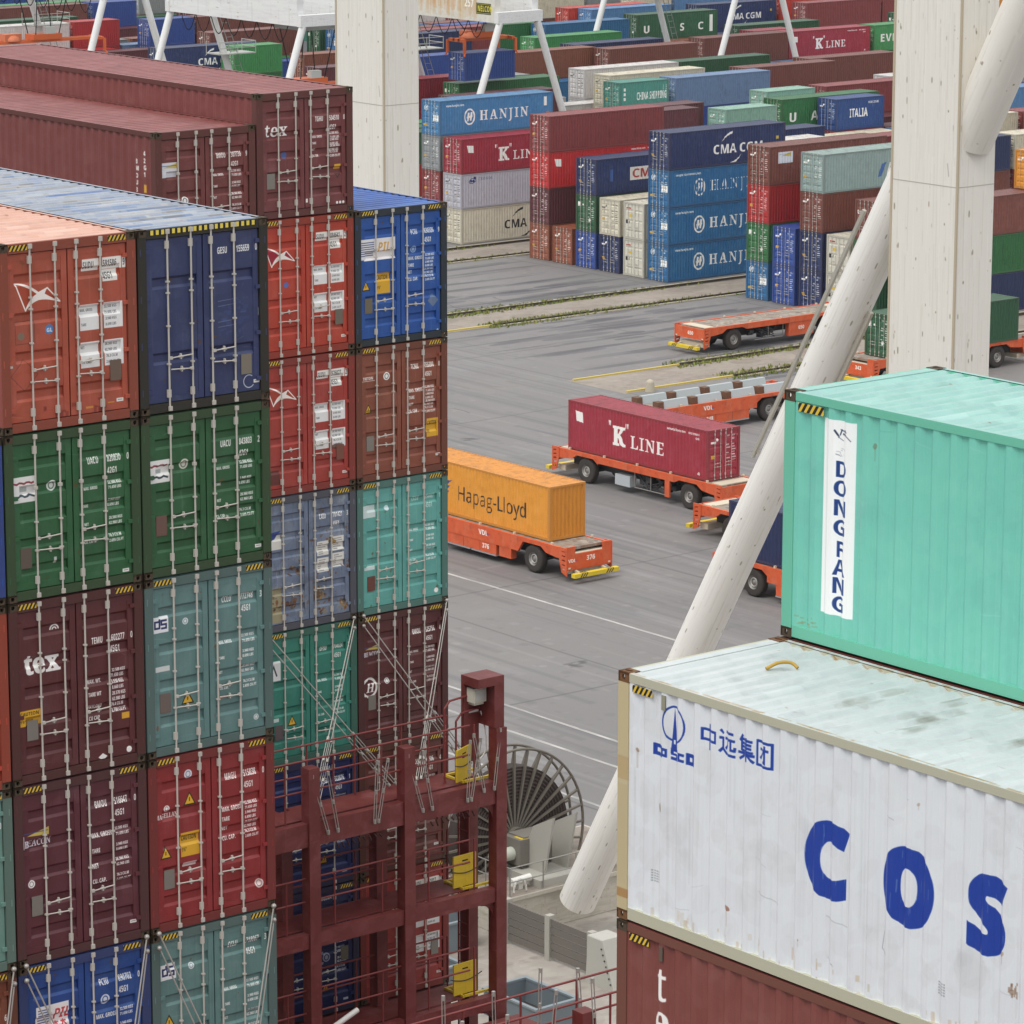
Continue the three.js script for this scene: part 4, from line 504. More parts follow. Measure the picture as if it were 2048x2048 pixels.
{
  const paintTex = canvas(0.3, 40, 26, (g, w, h) => { g.fillStyle = '#b9b6b0'; g.fillRect(0, 0, w, h); for (let i = 0; i < 900; i++) { g.fillStyle = '#7d7a78'; g.globalAlpha = rnd(0.6); g.fillRect(rnd(w), rnd(h), rnd(0.02, 0.12), rnd(0.03, 0.5)); } g.globalAlpha = 1; });
  for (const x of [84.2, 70.3, 67.7, 63.4]) struct('lane_line', sheet(x - 0.09, x + 0.09, -215, -60, 0.012), new THREE.MeshStandardMaterial({ map: paintTex, roughness: 0.8 }));
}
// rail corridors between the yard blocks: beds, rails with yellow painted ends, concrete strip and grass
const railMat = mat('#54483c', 0.55, {}, 0.5), yellowRail = mat('#c7b25a', 0.7), stripTex = tileTex('#8d8378', '#6a6158', '#a59b8f');
const bedMat = new THREE.MeshStandardMaterial({ map: stripTex, roughness: 0.9 }), kerbMat = mat('#b2a996', 0.85), ditch = mat('#3f3a2e', 0.95);
const grassGeo = once('grass', () => { const p = [], nrm = []; for (let i = 0; i < 9; i++) { const a = rnd(6.3), r = rnd(0.1), x = Math.cos(a) * r, z = Math.sin(a) * r, h = rnd(0.1, 0.26), l = rnd(-0.1, 0.1), m = rnd(-0.1, 0.1), w = 0.02; p.push(x - w * Math.sin(a), 0, z + w * Math.cos(a), x + w * Math.sin(a), 0, z - w * Math.cos(a), x + l, h, z + m); for (let k = 0; k < 3; k++) nrm.push(Math.cos(a) * 0.5, 0.8, Math.sin(a) * 0.5); } const g = new THREE.BufferGeometry(); g.setAttribute('position', new THREE.Float32BufferAttribute(p, 3)); g.setAttribute('normal', new THREE.Float32BufferAttribute(nrm, 3)); g.setAttribute('uv', new THREE.Float32BufferAttribute(new Float32Array(p.length / 3 * 2), 2)); return g; });
const clumps = [];
for (let b = 0; b < 6; b++) {
  const z0 = -143.5 - 25.9 * b, zr = [z0 + 7.1, z0 + 1.65];
  struct('rail_bed', sheet(125, 420, zr[1] + 0.35, zr[0] - 0.35, 0.016, 24), bedMat);
  zr.forEach((z, i) => {
    struct('rail_trough', sheet(134.5, 420, z - 0.34, z + 0.34, 0.02), ditch);
    struct('rail', bx(134.5, 420, 0.021, 0.15, z - 0.04, z + 0.04), railMat);
    struct('painted_rail_end', bx(125, 134.4, 0.012, 0.12, z - 0.09, z + 0.09), yellowRail);
    struct('rail_kerb', bx(134.6, 420, 0.01, 0.1, z + (i ? -0.62 : 0.4), z + (i ? -0.42 : 0.6)), kerbMat);
    if (b < 3) for (let k = 0; k < 620; k++) { const e = rnd() < 0.5 ? -1 : 1, near = 134 + Math.abs(rnd() + rnd() - 1) * 26; clumps.push([near + rnd(-0.6, 0.6), z + e * (0.42 + rnd() * rnd() * (near < 141 ? 1.0 : 0.3))]); }
  });
  struct('rail_end_slab', sheet(124.6, 134.4, zr[1] - 0.3, zr[0] + 0.3, 0.014, 24), bedMat);
  if (b < 2) tag(obj('bollard', [new THREE.CylinderGeometry(0.28, 0.34, 0.55, 10).translate(126.4, 0.29, zr[0] + 0.75), new THREE.SphereGeometry(0.28, 10, 6, 0, 7, 0, 1.57).translate(126.4, 0.565, zr[0] + 0.75)], kerbMat), b ? 'short pale bollard by the farther yellow rail end' : 'short pale bollard by the nearer yellow rail end', 'bollard');
}
{
  const g = new THREE.InstancedMesh(grassGeo, new THREE.MeshStandardMaterial({ color: col('#ffffff'), roughness: 1, side: THREE.DoubleSide }), clumps.length), m = new THREE.Matrix4(), q = new THREE.Quaternion();
  clumps.forEach(([x, z], i) => { q.setFromAxisAngle(V(0, 1, 0), rnd(6.3)); const s = rnd(0.5, 1.2); m.compose(V(x, 0.02, z), q, V(s * 1.3, s, s * 1.3)); g.setMatrixAt(i, m); g.setColorAt(i, col(['#6d7a2e', '#87903a', '#59692b', '#77783c', '#8f8a4a'][Math.floor(rnd(5))])); });
  g.name = 'grass'; g.userData.kind = 'stuff'; tag(g, 'rough grass and weeds growing along the crane rails', 'grass'); g.castShadow = g.receiveShadow = true; scene.add(g);
}
// ---------------------------------------------------------------- quay cranes, cable reel, barrier
const legTex = (seedBase) => { const t = canvas(3, 24, 42, (g, w, h) => { g.fillStyle = seedBase; g.fillRect(0, 0, w, h); for (let i = 0; i < 700; i++) { g.fillStyle = rnd() < 0.5 ? 'rgba(150,140,126,.10)' : 'rgba(255,254,250,.10)'; g.fillRect(rnd(w), rnd(h), rnd(0.01, 0.05), rnd(0.2, 2.6)); } for (let i = 0; i < 130; i++) { g.fillStyle = `rgba(${70 + rnd(40) | 0},${62 + rnd(30) | 0},50,${rnd(0.2, 0.7)})`; g.beginPath(); g.ellipse(rnd(w), rnd(h), rnd(0.008, 0.03), rnd(0.02, 0.12), 0, 0, 7); g.fill(); } for (let i = 0; i < 5; i++) { g.strokeStyle = 'rgba(60,50,40,.55)'; g.lineWidth = 0.02; const x = rnd(w), y = rnd(h); g.beginPath(); g.moveTo(x, y); g.lineTo(x + rnd(-0.08, 0.08), y + rnd(0.2, 0.6)); g.stroke(); } }); t.wrapS = t.wrapT = THREE.RepeatWrapping; return t; };
const legMat = new THREE.MeshStandardMaterial({ map: legTex('#e3dfd6'), roughness: 0.6 });
const uvLeg = (g, ox = 0) => { const p = g.attributes.position, n = g.attributes.normal, u = g.attributes.uv; for (let i = 0; i < p.count; i++) u.setXY(i, ((Math.abs(n.getX(i)) > 0.6 ? p.getZ(i) : p.getX(i)) + ox) / 3, p.getY(i) / 24); return g; };
function craneLeg(t, z0, z1) {
  const l = obj('leg', uvLeg(bx(51.5, 53.15, 1.6, 62, z0, z1), z0), legMat, t);
  for (let y = 6; y < 60; y += 12) obj('weld_seam', [bx(51.495, 51.4995, y, y + 0.03, z0, z1), bx(51.5, 53.15, y, y + 0.03, z1 + 0.0005, z1 + 0.005)], mat('#b5b0a5', 0.6), l);
  obj('edge_strip', [bx(51.47, 51.53, 1.6, 62, z1 - 0.05, z1 + 0.03), bx(51.47, 51.53, 1.6, 62, z0 - 0.03, z0 + 0.05)], mat('#b8aa92', 0.65), l);
  obj('bogie', [bx(51.2, 53.4, 0.02, 1.6, z0 - 0.8, z1 + 0.8)], mat('#8d8a84', 0.6), t);
}
{
  const c = thing('quay_crane', 'pale concrete-coloured crane leg with a thick slanting tube brace, right of the yard', 'quay crane');
  craneLeg(c, -38.1, -35.15);
  const tube = rod(V(52.35, 1.2, -54.65), V(52.35, 30.4, -37.9), 0.7, 40);
  { const p = tube.attributes.position, u = tube.attributes.uv; for (let i = 0; i < p.count; i++) u.setXY(i, u.getX(i) * 1.5, p.getY(i) / 24); }
  const b = obj('tube_brace', tube, new THREE.MeshStandardMaterial({ map: legTex('#ebe8e2'), roughness: 0.45 }), c);
  const along = (k, o) => V(52.35, 1.2 + 29.2 * k, -54.65 + 16.75 * k).add(o);
  obj('conduit', [bar(along(0.62, V(-0.55, 0.45, -0.55)), along(0.93, V(-0.55, 0.45, -0.55)), 0.12), ...[0.63, 0.75, 0.86].map((k) => bar(along(k, V(-0.55, 0.45, -0.55)), along(k, V(-0.3, 0.1, -0.35)), 0.1))], mat('#a8a398', 0.6), b);
  obj('conduit', [bar(along(0.68, V(0.1, -0.4, 0.72)), along(0.84, V(0.1, -0.4, 0.72)), 0.13), bar(along(0.685, V(0.1, -0.4, 0.72)), along(0.685, V(0, -0.2, 0.3)), 0.12)], mat('#b9b2a4', 0.6), b);
  obj('upper_brace', rod(V(52.4, 31.4, -35.6), V(52.4, 47, -27.2), 0.78, 28), legMat, c);
  // sill platform at the brace foot
  const p = obj('sill_platform', [bx(49.75, 58, 1.4, 1.55, -61, -55.6), bx(49.8, 57.9, 0.02, 1.4, -60.9, -55.7)], painted(canvas(4, 4, 96, (g, w, h) => weather(g, w, h, '#b9b2a6', { wear: 2, rust: 0.8, dirt: 1.6 })), 0.7), c);
  obj('deck_plate', sheet(49.8, 57.9, -60.9, -55.65, 1.554, 24), new THREE.MeshStandardMaterial({ map: stripTex, roughness: 0.9 }), p);
  const foot = new THREE.Shape(); foot.moveTo(-2.2, 0); foot.lineTo(0.9, 0); foot.lineTo(1.5, 2.6); foot.lineTo(0.3, 2.0); foot.quadraticCurveTo(-0.2, 0.6, -2.2, 0);
  obj('foot_gusset', [extr(foot, 0.1).rotateY(-Math.PI / 2).translate(52.3, 1.55, -57.4), extr(foot, 0.1).rotateY(-Math.PI / 2).translate(53.4, 1.55, -57.4), bx(51.5, 53.4, 1.55, 1.85, -58.6, -55.8)], mat('#a8a59c', 0.6), p);
  const rail = []; for (const h of [0.55, 1.1]) { rail.push(rod(V(50, 1.55 + h, -55.75), V(58, 1.55 + h, -55.75), 0.025, 6), rod(V(50, 1.55 + h, -55.75), V(50, 1.55 + h, -60.4), 0.025, 6)); } for (let x = 50; x < 58; x += 1.6) rail.push(rod(V(x, 1.55, -55.75), V(x, 2.65, -55.75), 0.028, 6)); for (let z = -57.2; z > -60; z -= 1.6) rail.push(rod(V(50, 1.55, z), V(50, 2.65, z), 0.028, 6));
  obj('guard_rail', rail, steel, c);
  for (const [x, z] of [[50.5, -56.3], [54.6, -56.1]]) obj('flood_lamp', [rod(V(x, 1.87, z), V(x + 0.9, 1.91, z), 0.15, 12), bx(x + 0.3, x + 0.5, 1.55, 1.8, z - 0.08, z + 0.08)], whiteP, c);
  const cab = []; for (let i = 0; i < 10; i++) { const a = i / 10 * 3.1, a2 = (i + 1) / 10 * 3.1; cab.push(rod(V(50.6 + Math.cos(a) * 0.3, 1.6 + Math.sin(a) * 0.5, -55.9), V(50.6 + Math.cos(a2) * 0.3, 1.6 + Math.sin(a2) * 0.5, -55.9), 0.04, 6)); } obj('cable_loop', cab, whiteP, c);
  const c2 = thing('quay_crane', 'square pale crane leg rising behind the TEX container, left of the yard', 'quay crane');
  craneLeg(c2, -68.2, -65.2);
}
{ // cable reel: two spoked flanges round a drum of dark cable, gearbox in front
  const r = thing('cable_reel', 'large spoked cable reel standing on the crane platform', 'cable reel', [52.5, 2.7, -58.6]);
  const R = 3.42, gm = mat('#6e675d', 0.55, {}, 0.2);
  for (const z of [0.0, -0.75]) {
    obj('rim', new THREE.TorusGeometry(R, 0.055, 8, 64).translate(0, 0, z), gm, r);
    for (let i = 0; i < 32; i++) { const a = i / 32 * Math.PI * 2; obj('spoke', once('spoke', () => bar(V(0.35, 0, 0), V(R - 0.03, 0, 0), 0.11, 0.075)), gm, r).position.z = z; r.children[r.children.length - 1].rotation.z = a; }
  }
  const d = obj('cable_drum', [rod(V(0, 0, -0.68), V(0, 0, -0.08), 2.72, 56)], mat('#3a2f2b', 0.8), r);
  obj('cable_winding', Array.from({ length: 16 }, (_, i) => new THREE.TorusGeometry(0.55 + i * 0.137, 0.036, 5, 48).translate(0, 0, -0.075)), mat('#4a3d38', 0.75), d);
  obj('hub', rod(V(0, 0, -0.9), V(0, 0, 0.25), 0.42, 18), gm, r);
  const gb = obj('gearbox', [bx(-0.75, 0.75, -0.72, 0.3, 0.26, 1.3), bx(0.75, 1.7, -0.6, 0.12, 0.4, 1.25), bx(-0.5, 1.2, 0.3, 0.36, 0.3, 1.2), bx(-0.6, -0.3, -0.84, -0.72, 0.3, 1.2), bx(0.4, 0.7, -0.84, -0.72, 0.3, 1.2)], mat('#77726a', 0.6), r);
  obj('yellow_plate', bx(-0.62, -0.1, 0.302, 0.31, 0.75, 1.22), yellowMat, gb);
  obj('motor', rod(V(-1.7, -0.3, 0.8), V(-0.76, -0.3, 0.8), 0.26, 16), mat('#b9bcae', 0.5), r);
}
{ // slatted steel barrier along the quay
  const f = thing('barrier_fence', 'grey steel barrier of five slats on concrete posts along the quay', 'barrier');
  const slat = mat('#77716a', 0.6, {}, 0.2), pz = [-55.3, -52.85, -50.45];
  for (const z of pz) { obj('post', bx(49.38, 49.66, 0.01, 1.72, z - 0.13, z + 0.13), mat('#a9a59b', 0.8), f); }
  for (let k = 0; k < 2; k++) for (let i = 0; i < 5; i++) obj('slat', once('slat', () => { const s = poly([[-0.06, 0], [0.05, 0.02], [0.06, 0.1], [-0.02, 0.14], [0.05, 0.2], [0.02, 0.25], [-0.06, 0.25]]); return extr(s, 2.15); }), slat, f).position.set(49.5, 0.16 + i * 0.3, pz[k] + 0.15);
  const e = thing('concrete_block', 'pale concrete end block with a row of bolt holes beside the barrier', 'concrete block', [49.5, 0.006, -49.6]);
  obj('block', extr(poly([[-0.95, 0], [0.62, 0], [0.5, 1.75], [-0.3, 1.75]]), 0.9, 0.03).rotateY(Math.PI / 2).translate(-0.45, 0, 0.0), mat('#b1afa6', 0.8), e);
  obj('bolt_hole', Array.from({ length: 7 }, (_, i) => rod(V(-0.52, 0.25 + i * 0.2, 0.78 - i * 0.085), V(-0.47, 0.25 + i * 0.2, 0.78 - i * 0.085), 0.03, 6)), darkSteel, e);
  const bin = (x, z, w, d, h, label, wr) => { const t = thing('open_bin', label, 'bin', [x, 0.006, z]); obj('wall', [bx(-w / 2, w / 2, 0, h, -d / 2, -d / 2 + 0.08), bx(-w / 2, w / 2, 0, h, d / 2 - 0.08, d / 2), bx(-w / 2, -w / 2 + 0.08, 0, h, -d / 2 + 0.08, d / 2 - 0.08), bx(w / 2 - 0.08, w / 2, 0, h, -d / 2 + 0.08, d / 2 - 0.08)], mat('#6d777d', 0.6), t); obj('floor', bx(-w / 2 + 0.08, w / 2 - 0.08, 0, 0.08, -d / 2 + 0.08, d / 2 - 0.08), darkSteel, t); obj('rim', [bx(-w / 2 - 0.05, w / 2 + 0.05, h, h + 0.08, -d / 2 - 0.05, -d / 2 + 0.1), bx(-w / 2 - 0.05, w / 2 + 0.05, h, h + 0.08, d / 2 - 0.1, d / 2 + 0.05), bx(-w / 2 - 0.05, -w / 2 + 0.1, h, h + 0.08, -d / 2 + 0.1, d / 2 - 0.1), bx(w / 2 - 0.1, w / 2 + 0.05, h, h + 0.08, -d / 2 + 0.1, d / 2 - 0.1)], mat('#7c868b', 0.55), t); if (wr) { const m = painted(canvas(2, 0.6, 120, (g) => { g.fillStyle = '#8b959b'; g.fillRect(0, 0, 2, 1); text(g, wr, 0.2, 0.42, 0.26, { fill: '#b5454f' }); })); obj('lettering', new THREE.PlaneGeometry(1.6, 0.5).rotateY(-Math.PI / 2).translate(-w / 2 - 0.004, h * 0.6, 0), m, t); } };
  bin(45.0, -48.4, 1.9, 2.9, 0.9, 'blue-grey open bin on the quay behind the foreground lashing bridge'); bin(47.2, -57.4, 2.2, 3.6, 1.1, 'grey open bin with red lettering, seen between the lashing bridge posts', 'POSS'); bin(44.2, -53.8, 1.8, 3, 0.9, 'low grey open bin behind the lowest walkway of the lashing bridge');
}
// ---------------------------------------------------------------- automated guided vehicles
const agvOrange = '#d4572a', agvTex = canvas(4, 4, 64, (g, w, h) => weather(g, w, h, agvOrange, { wear: 1.5, rust: 0.5, dirt: 1.2 })); agvTex.wrapS = agvTex.wrapT = THREE.RepeatWrapping;
const agvMat = new THREE.MeshStandardMaterial({ map: agvTex, roughness: 0.5 });
const deckTex = canvas(4, 16, 40, (g, w, h) => { g.fillStyle = '#8d8478'; g.fillRect(0, 0, w, h); for (let i = 0; i < 700; i++) { g.fillStyle = ['#6d5546', '#a89f92', '#5e5650', '#8a5f46', '#b5aea3'][Math.floor(rnd(5))]; g.globalAlpha = rnd(0.1, 0.5); g.beginPath(); g.ellipse(rnd(w), rnd(h), rnd(0.05, 0.5), rnd(0.03, 0.25), rnd(3), 0, 7); g.fill(); } g.globalAlpha = 1; });
const deckMat = new THREE.MeshStandardMaterial({ map: deckTex, roughness: 0.75 });
const tyreMat = mat('#3b3632', 0.9), rimMat = mat('#8f8b86', 0.5, {}, 0.3), hubMat = mat('#b9b6b0', 0.45, {}, 0.3), machine = mat('#3a3a3c', 0.6), guideMat = mat('#a9b0b1', 0.5), beigeMat = mat('#c9bda6', 0.6);
const wheelGeo = once('tyre', () => new THREE.LatheGeometry([[0.36, -0.2], [0.62, -0.23], [0.72, -0.19], [0.745, -0.1], [0.745, 0.1], [0.72, 0.19], [0.62, 0.23], [0.36, 0.2]].map(([r, y]) => new THREE.Vector2(r, y)), 36).rotateZ(Math.PI / 2));
const rimGeo = once('rim', () => merge([new THREE.LatheGeometry([[0.37, 0.2], [0.33, 0.16], [0.3, 0.06], [0.14, 0.04], [0.13, 0.12], [0, 0.13]].map(([r, y]) => new THREE.Vector2(r, y)), 28).rotateZ(-Math.PI / 2), new THREE.LatheGeometry([[0, -0.1], [0.37, -0.2]].map(([r, y]) => new THREE.Vector2(r, y)), 20).rotateZ(-Math.PI / 2)]));
const ringGeo = once('hubring', () => new THREE.TorusGeometry(0.22, 0.035, 6, 24).rotateY(Math.PI / 2).translate(0.12, 0, 0));
const stripeTex = canvas(3, 0.25, 120, (g) => { g.fillStyle = '#d9be2f'; g.fillRect(0, 0, 3, 1); g.fillStyle = '#25221c'; for (const o of [0.35, 2.1]) for (let i = 0; i < 3; i++) { g.beginPath(); g.moveTo(o + i * 0.16, 0.25); g.lineTo(o + i * 0.16 + 0.08, 0.25); g.lineTo(o + i * 0.16 + 0.24, 0); g.lineTo(o + i * 0.16 + 0.16, 0); g.fill(); } });
const stripeMat = new THREE.MeshStandardMaterial({ map: stripeTex, roughness: 0.55 });
const nums = new Map(), num = (s) => { if (!nums.has(s)) nums.set(s, painted(canvas(1.2, 0.5, 100, (g) => { weather(g, 1.2, 0.5, agvOrange, {}); text(g, s, 0.6, 0.4, 0.32, { align: 'center' }); }), 0.5)); return nums.get(s); };
const vdl = painted(canvas(1.4, 0.5, 100, (g) => { weather(g, 1.4, 0.5, agvOrange, {}); text(g, 'VDL', 0.08, 0.4, 0.32, { sx: 1.1, skew: 0.12 }); g.fillStyle = '#c8283a'; g.beginPath(); g.moveTo(0.86, 0.2); g.lineTo(1.3, 0.25); g.lineTo(0.86, 0.27); g.fill(); g.fillStyle = '#30508f'; g.beginPath(); g.moveTo(0.86, 0.28); g.lineTo(1.15, 0.3); g.lineTo(0.86, 0.4); g.fill(); }), 0.5);
// local: length along z (ends at z = +-7.4), width x +-1.5
function agv(x, z, turn, no, kind, label) {
  const t = thing('guided_vehicle', label, 'guided vehicle', [x, 0.012, z], turn), WZ = [4.5, -4.5];
  const side = (s) => { // side beam with arches over the wheels
    const sh = new THREE.Shape(), lo = kind === 'new' ? 0.98 : 1.38; sh.moveTo(-7.05, 1.78); sh.lineTo(7.05, 1.78); sh.lineTo(7.05, 1.2);
    sh.lineTo(6.5, 1.2); for (const c of [4.5, -4.5]) { sh.lineTo(c + 1.15, 1.3); sh.lineTo(c + 0.75, 1.56); sh.lineTo(c - 0.75, 1.56); sh.lineTo(c - 1.15, c > 0 ? lo : 1.3); if (c > 0) sh.lineTo(-3.35, lo); }
    sh.lineTo(-6.5, 1.2); sh.lineTo(-7.05, 1.2); sh.closePath();
    const g = extr(sh, 0.16).rotateY(-Math.PI / 2), m = merge([g]).clone(); m.translate(s > 0 ? 1.5 : -1.34, 0, 0); return uvBox(m);
  };
  obj('side_beam', side(1), agvMat, t); obj('side_beam', side(-1), agvMat, t);
  const dk = obj('load_deck', (() => { const g = bx(-1.34, 1.34, 1.6, 1.74, -7.05, 7.05), p = g.attributes.position, u = g.attributes.uv; for (let i = 0; i < p.count; i++) u.setXY(i, (p.getX(i) + 1.5) / 3, (p.getZ(i) + 7.4) / 14.8); return g; })(), deckMat, t);
  obj('chassis', [bx(-0.55, 0.55, 0.75, 1.598, -6.6, 6.6), bx(-1.2, 1.2, 0.6, 0.85, -4.7, -4.3), bx(-1.2, 1.2, 0.6, 0.85, 4.3, 4.7)], machine, t);
  for (const wz of WZ) for (const s of [-1, 1]) { const w = obj('wheel', wheelGeo, tyreMat, t); w.position.set(s * 1.2, 0.745, wz); if (s < 0) w.rotation.y = Math.PI; obj('wheel_rim', rimGeo, rimMat, w); obj('hub_ring', ringGeo, hubMat, w); }
  for (const e of [-1, 1]) {
    for (const s of [-1, 1]) { // slotted corner panels
      const sh = poly([[0, 0.34], [0.42, 0.5], [0.62, 1.2], [0.62, 1.82], [0, 1.82]]); for (let i = 0; i < 5; i++) { const h = new THREE.Path(); h.moveTo(0.12, 0.62 + i * 0.235); h.lineTo(0.4, 0.65 + i * 0.235); h.lineTo(0.4, 0.73 + i * 0.235); h.lineTo(0.12, 0.7 + i * 0.235); sh.holes.push(h); }
      const g = extr(sh, 0.05).rotateY(Math.PI / 2).translate(0, 0, 0); const m = g.clone(); if (e < 0) { m.scale(1, 1, -1); flip(m); } m.translate(s > 0 ? 1.502 : -1.552, 0, e * 7.42);
      obj('corner_panel', uvBox(merge([m])), agvMat, t);
    }
    const ep = obj('end_panel', uvBox(kind === 'new' ? merge([bx(-1.5, 1.5, 0.62, 1.45, e * 7.3, e * 7.4), bx(-1.5, -0.95, 1.45, 1.86, e * 7.3, e * 7.4), bx(0.95, 1.5, 1.45, 1.86, e * 7.3, e * 7.4)]) : bx(-1.5, 1.5, 0.95, 1.72, e * 7.3, e * 7.4)), agvMat, t);
    if (no) { const q = obj('number', once('agvnum', () => new THREE.PlaneGeometry(0.95, 0.4)), num(no), ep); q.position.set(0.1 * e, kind === 'new' ? 1.15 : 1.34, e * 7.403); if (e < 0) q.rotation.y = Math.PI; }
    if (kind === 'new') { const q = obj('maker_mark', once('agvvdl', () => new THREE.PlaneGeometry(0.8, 0.29)), vdl, ep); q.position.set(-1.05 * e, 1.12, e * 7.404); if (e < 0) q.rotation.y = Math.PI; }
    obj('end_tray', kind === 'new' ? [bx(-1.3, 1.3, 1.42, 1.46, e * 6.4, e * 7.29)] : [bx(-1.2, 1.2, 1.742, 1.78, e * 6.2, e * 7.0)], beigeMat, t);
    const b = obj('bumper', (() => { const g = bx(-1.5, 1.5, 0.34, 0.55, e * 7.75, e * 8.05), p = g.attributes.position, u = g.attributes.uv; for (let i = 0; i < p.count; i++) u.setXY(i, (p.getX(i) + 1.5) / 3, (p.getY(i) - 0.34) / 0.21); return g; })(), stripeMat, t);
    obj('bumper_arm', [bar(V(-0.9, 0.55, e * 7.3), V(-0.9, 0.45, e * 7.8), 0.12), bar(V(0.9, 0.55, e * 7.3), V(0.9, 0.45, e * 7.8), 0.12), bx(-1.2, 1.2, 0.4, 0.7, e * 6.6, e * 7.2)], beigeMat, b);
    for (const s of [-1, 1]) obj('light', bx(s * 1.28, s * 1.42, kind === 'new' ? 0.7 : 1.0, kind === 'new' ? 0.78 : 1.08, e * 7.401, e * 7.42), mat('#d8d0bc', 0.3), ep);
  }
  for (const s of [-1, 1]) {
    const X = (a, b) => [s * a, s * b];
    if (kind === 'new') {
      obj('side_box', uvBox(merge([bx(...X(1.1, 1.47), 0.42, 0.975, -2.7, 1.5)])), agvMat, t); obj('side_box', uvBox(bx(...X(1.1, 1.47), 0.42, 0.975, 1.75, 2.75)), agvMat, t);
      obj('skirt_step', [bx(...X(1.2, 1.5), 0.34, 0.41, -2.7, -0.7), bx(...X(1.2, 1.5), 0.34, 0.41, -0.6, 1.5)], mat('#a5a6a8', 0.45, {}, 0.3), t);
      obj('panel_gap', [-1.3, 0.1].map((zz) => bx(...X(1.469, 1.472), 0.44, 0.97, zz, zz + 0.03)), machine, t);
      if (no) { const q = obj('number', once('agvnum2', () => new THREE.PlaneGeometry(0.95, 0.4)), num(no), t); q.position.set(s * 1.474, 0.74, 0.6); q.rotation.y = s * Math.PI / 2; const v = obj('maker_mark', once('agvvdl2', () => new THREE.PlaneGeometry(1.2, 0.43)), vdl, t); v.position.set(s * 1.505, 1.45, 0.6); v.rotation.y = s * Math.PI / 2; }
    } else {
      if (no) { obj('side_box', uvBox(bx(...X(1.05, 1.45), 0.42, 1.36, s * -3.1, s * -0.7)), agvMat, t); const q = obj('number', once('agvnum2', () => new THREE.PlaneGeometry(0.95, 0.4)), num(no), t); q.position.set(s * 1.454, 0.95, s * -1.9); q.rotation.y = s * Math.PI / 2; }
      else { obj('side_box', [bx(...X(0.9, 1.4), 0.4, 1.02, -1.9, -0.6)], mat('#b3b9bd', 0.5), t); obj('leg_panel', uvBox(bx(...X(1.4, 1.5), 0.42, 1.378, 2.55, 2.95)), agvMat, t); }
      const mc = []; for (let i = 0; i < 16; i++) { const zz = rnd(-0.2, 2.6) + (s > 0 ? 0 : 0.1), yy = rnd(0.5, 1.2); mc.push(bx(...X(rnd(0.6, 0.8), rnd(0.95, 1.25)), yy, yy + rnd(0.08, 0.35), zz, zz + rnd(0.08, 0.4))); }
      for (let i = 0; i < 7; i++) mc.push(rod(V(s * rnd(0.9, 1.3), rnd(0.5, 0.8), rnd(-0.3, 2.6)), V(s * rnd(0.9, 1.3), rnd(0.9, 1.35), rnd(-0.3, 2.6)), 0.035, 6));
      obj('machinery', mc, machine, t); obj('hose_guard', [rod(V(s * 1.36, 0.48, -0.2), V(s * 1.36, 0.48, 2.5), 0.03, 6), rod(V(s * 1.36, 0.48, -0.2), V(s * 1.36, 1.37, -0.2), 0.03, 6), rod(V(s * 1.36, 0.48, 1.2), V(s * 1.36, 1.37, 1.2), 0.03, 6)], steel, t);
    }
    obj('twist_stop', [-6, -2.9, 0, 2.9, 6].map((zz) => bx(...X(1.3, 1.42), 1.78, 1.9, zz - 0.06, zz + 0.06)), beigeMat, t);
  }
  return t;
}
function guides(t) { // raised grey cones on an empty deck
  for (const zz of [-5.2, -2.4, 0.4, 3.2]) { obj('guide_block', extr(poly([[-0.26, 0], [0.26, 0], [0.12, 0.5], [-0.12, 0.5]]), 2.0).translate(1.0, 1.745, zz - 1), guideMat, t); obj('guide_block', extr(poly([[-0.26, 0], [0.26, 0], [0.12, 0.5], [-0.12, 0.5]]), 2.0).translate(-1.0, 1.745, zz - 1), guideMat, t); for (const s of [-1, 1]) obj('rust_bracket', bx(s * 0.74, s * 1.26, 1.745, 2.2, zz + 1.05, zz + 1.5), mat('#6a4a35', 0.85), t); }
}
agv(105.85, -111.6, 0, '', 'old', 'orange guided vehicle carrying the red K LINE container');
agv(89.2, -105.1, 0, '376', 'new', 'orange guided vehicle numbered 376 carrying the orange container');
agv(101.8, -94.6, 0, '', 'old', 'empty guided vehicle with rusty deck, half hidden by the slanting brace');
agv(94.6, -85.0, 0, '371', 'new', 'orange guided vehicle under a navy container behind the slanting brace');
agv(145.9, -145.4, -Math.PI / 2, '650', 'old', 'empty orange guided vehicle numbered 650 in front of the yard stacks');
guides(agv(121.3, -124.9, -Math.PI / 2, '348', 'new', 'orange guided vehicle numbered 348 with grey guide blocks on its deck'));
agv(146.2, -129.0, -Math.PI / 2, '343', 'new', 'orange guided vehicle under a dark green container behind the crane leg');

// ---------------------------------------------------------------- yard containers
const C = { brown: '#7b463c', brown2: '#87503c', maroon: '#64343a', redbrown: '#8e3f40', rust: '#96553f', red: '#b12a2c', kred: '#c02a2c', crimson: '#a02f3e', vermilion: '#c33a2c', green: '#2f7040', evergreen: '#3f9252', dkgreen: '#2d5c3e', blue: '#2f4f9c', blue2: '#2d4b86', navy: '#283560', ltblue: '#5788bb', hanblue: '#2a6a9c', hanlight: '#417fb0', slate: '#6d8cb4', teal: '#4c9285', palegreen: '#8cb8a8', greyteal: '#8fa6a2', white: '#d3d1d0', cream: '#d6d0bb', reefer: '#d2cfc0', lavender: '#bdbcc6', grey: '#8e9396', hapag: '#e2962c' };
const sideWear = canvas(L40, HC, 48, (g, w, h) => { weather(g, w, h, '#ece9e4', { wear: 1.6, rust: 0.06, dirt: 1.5, streak: 1.6 }); });  // grey streaks and scuffs, multiplied over the yard side colours
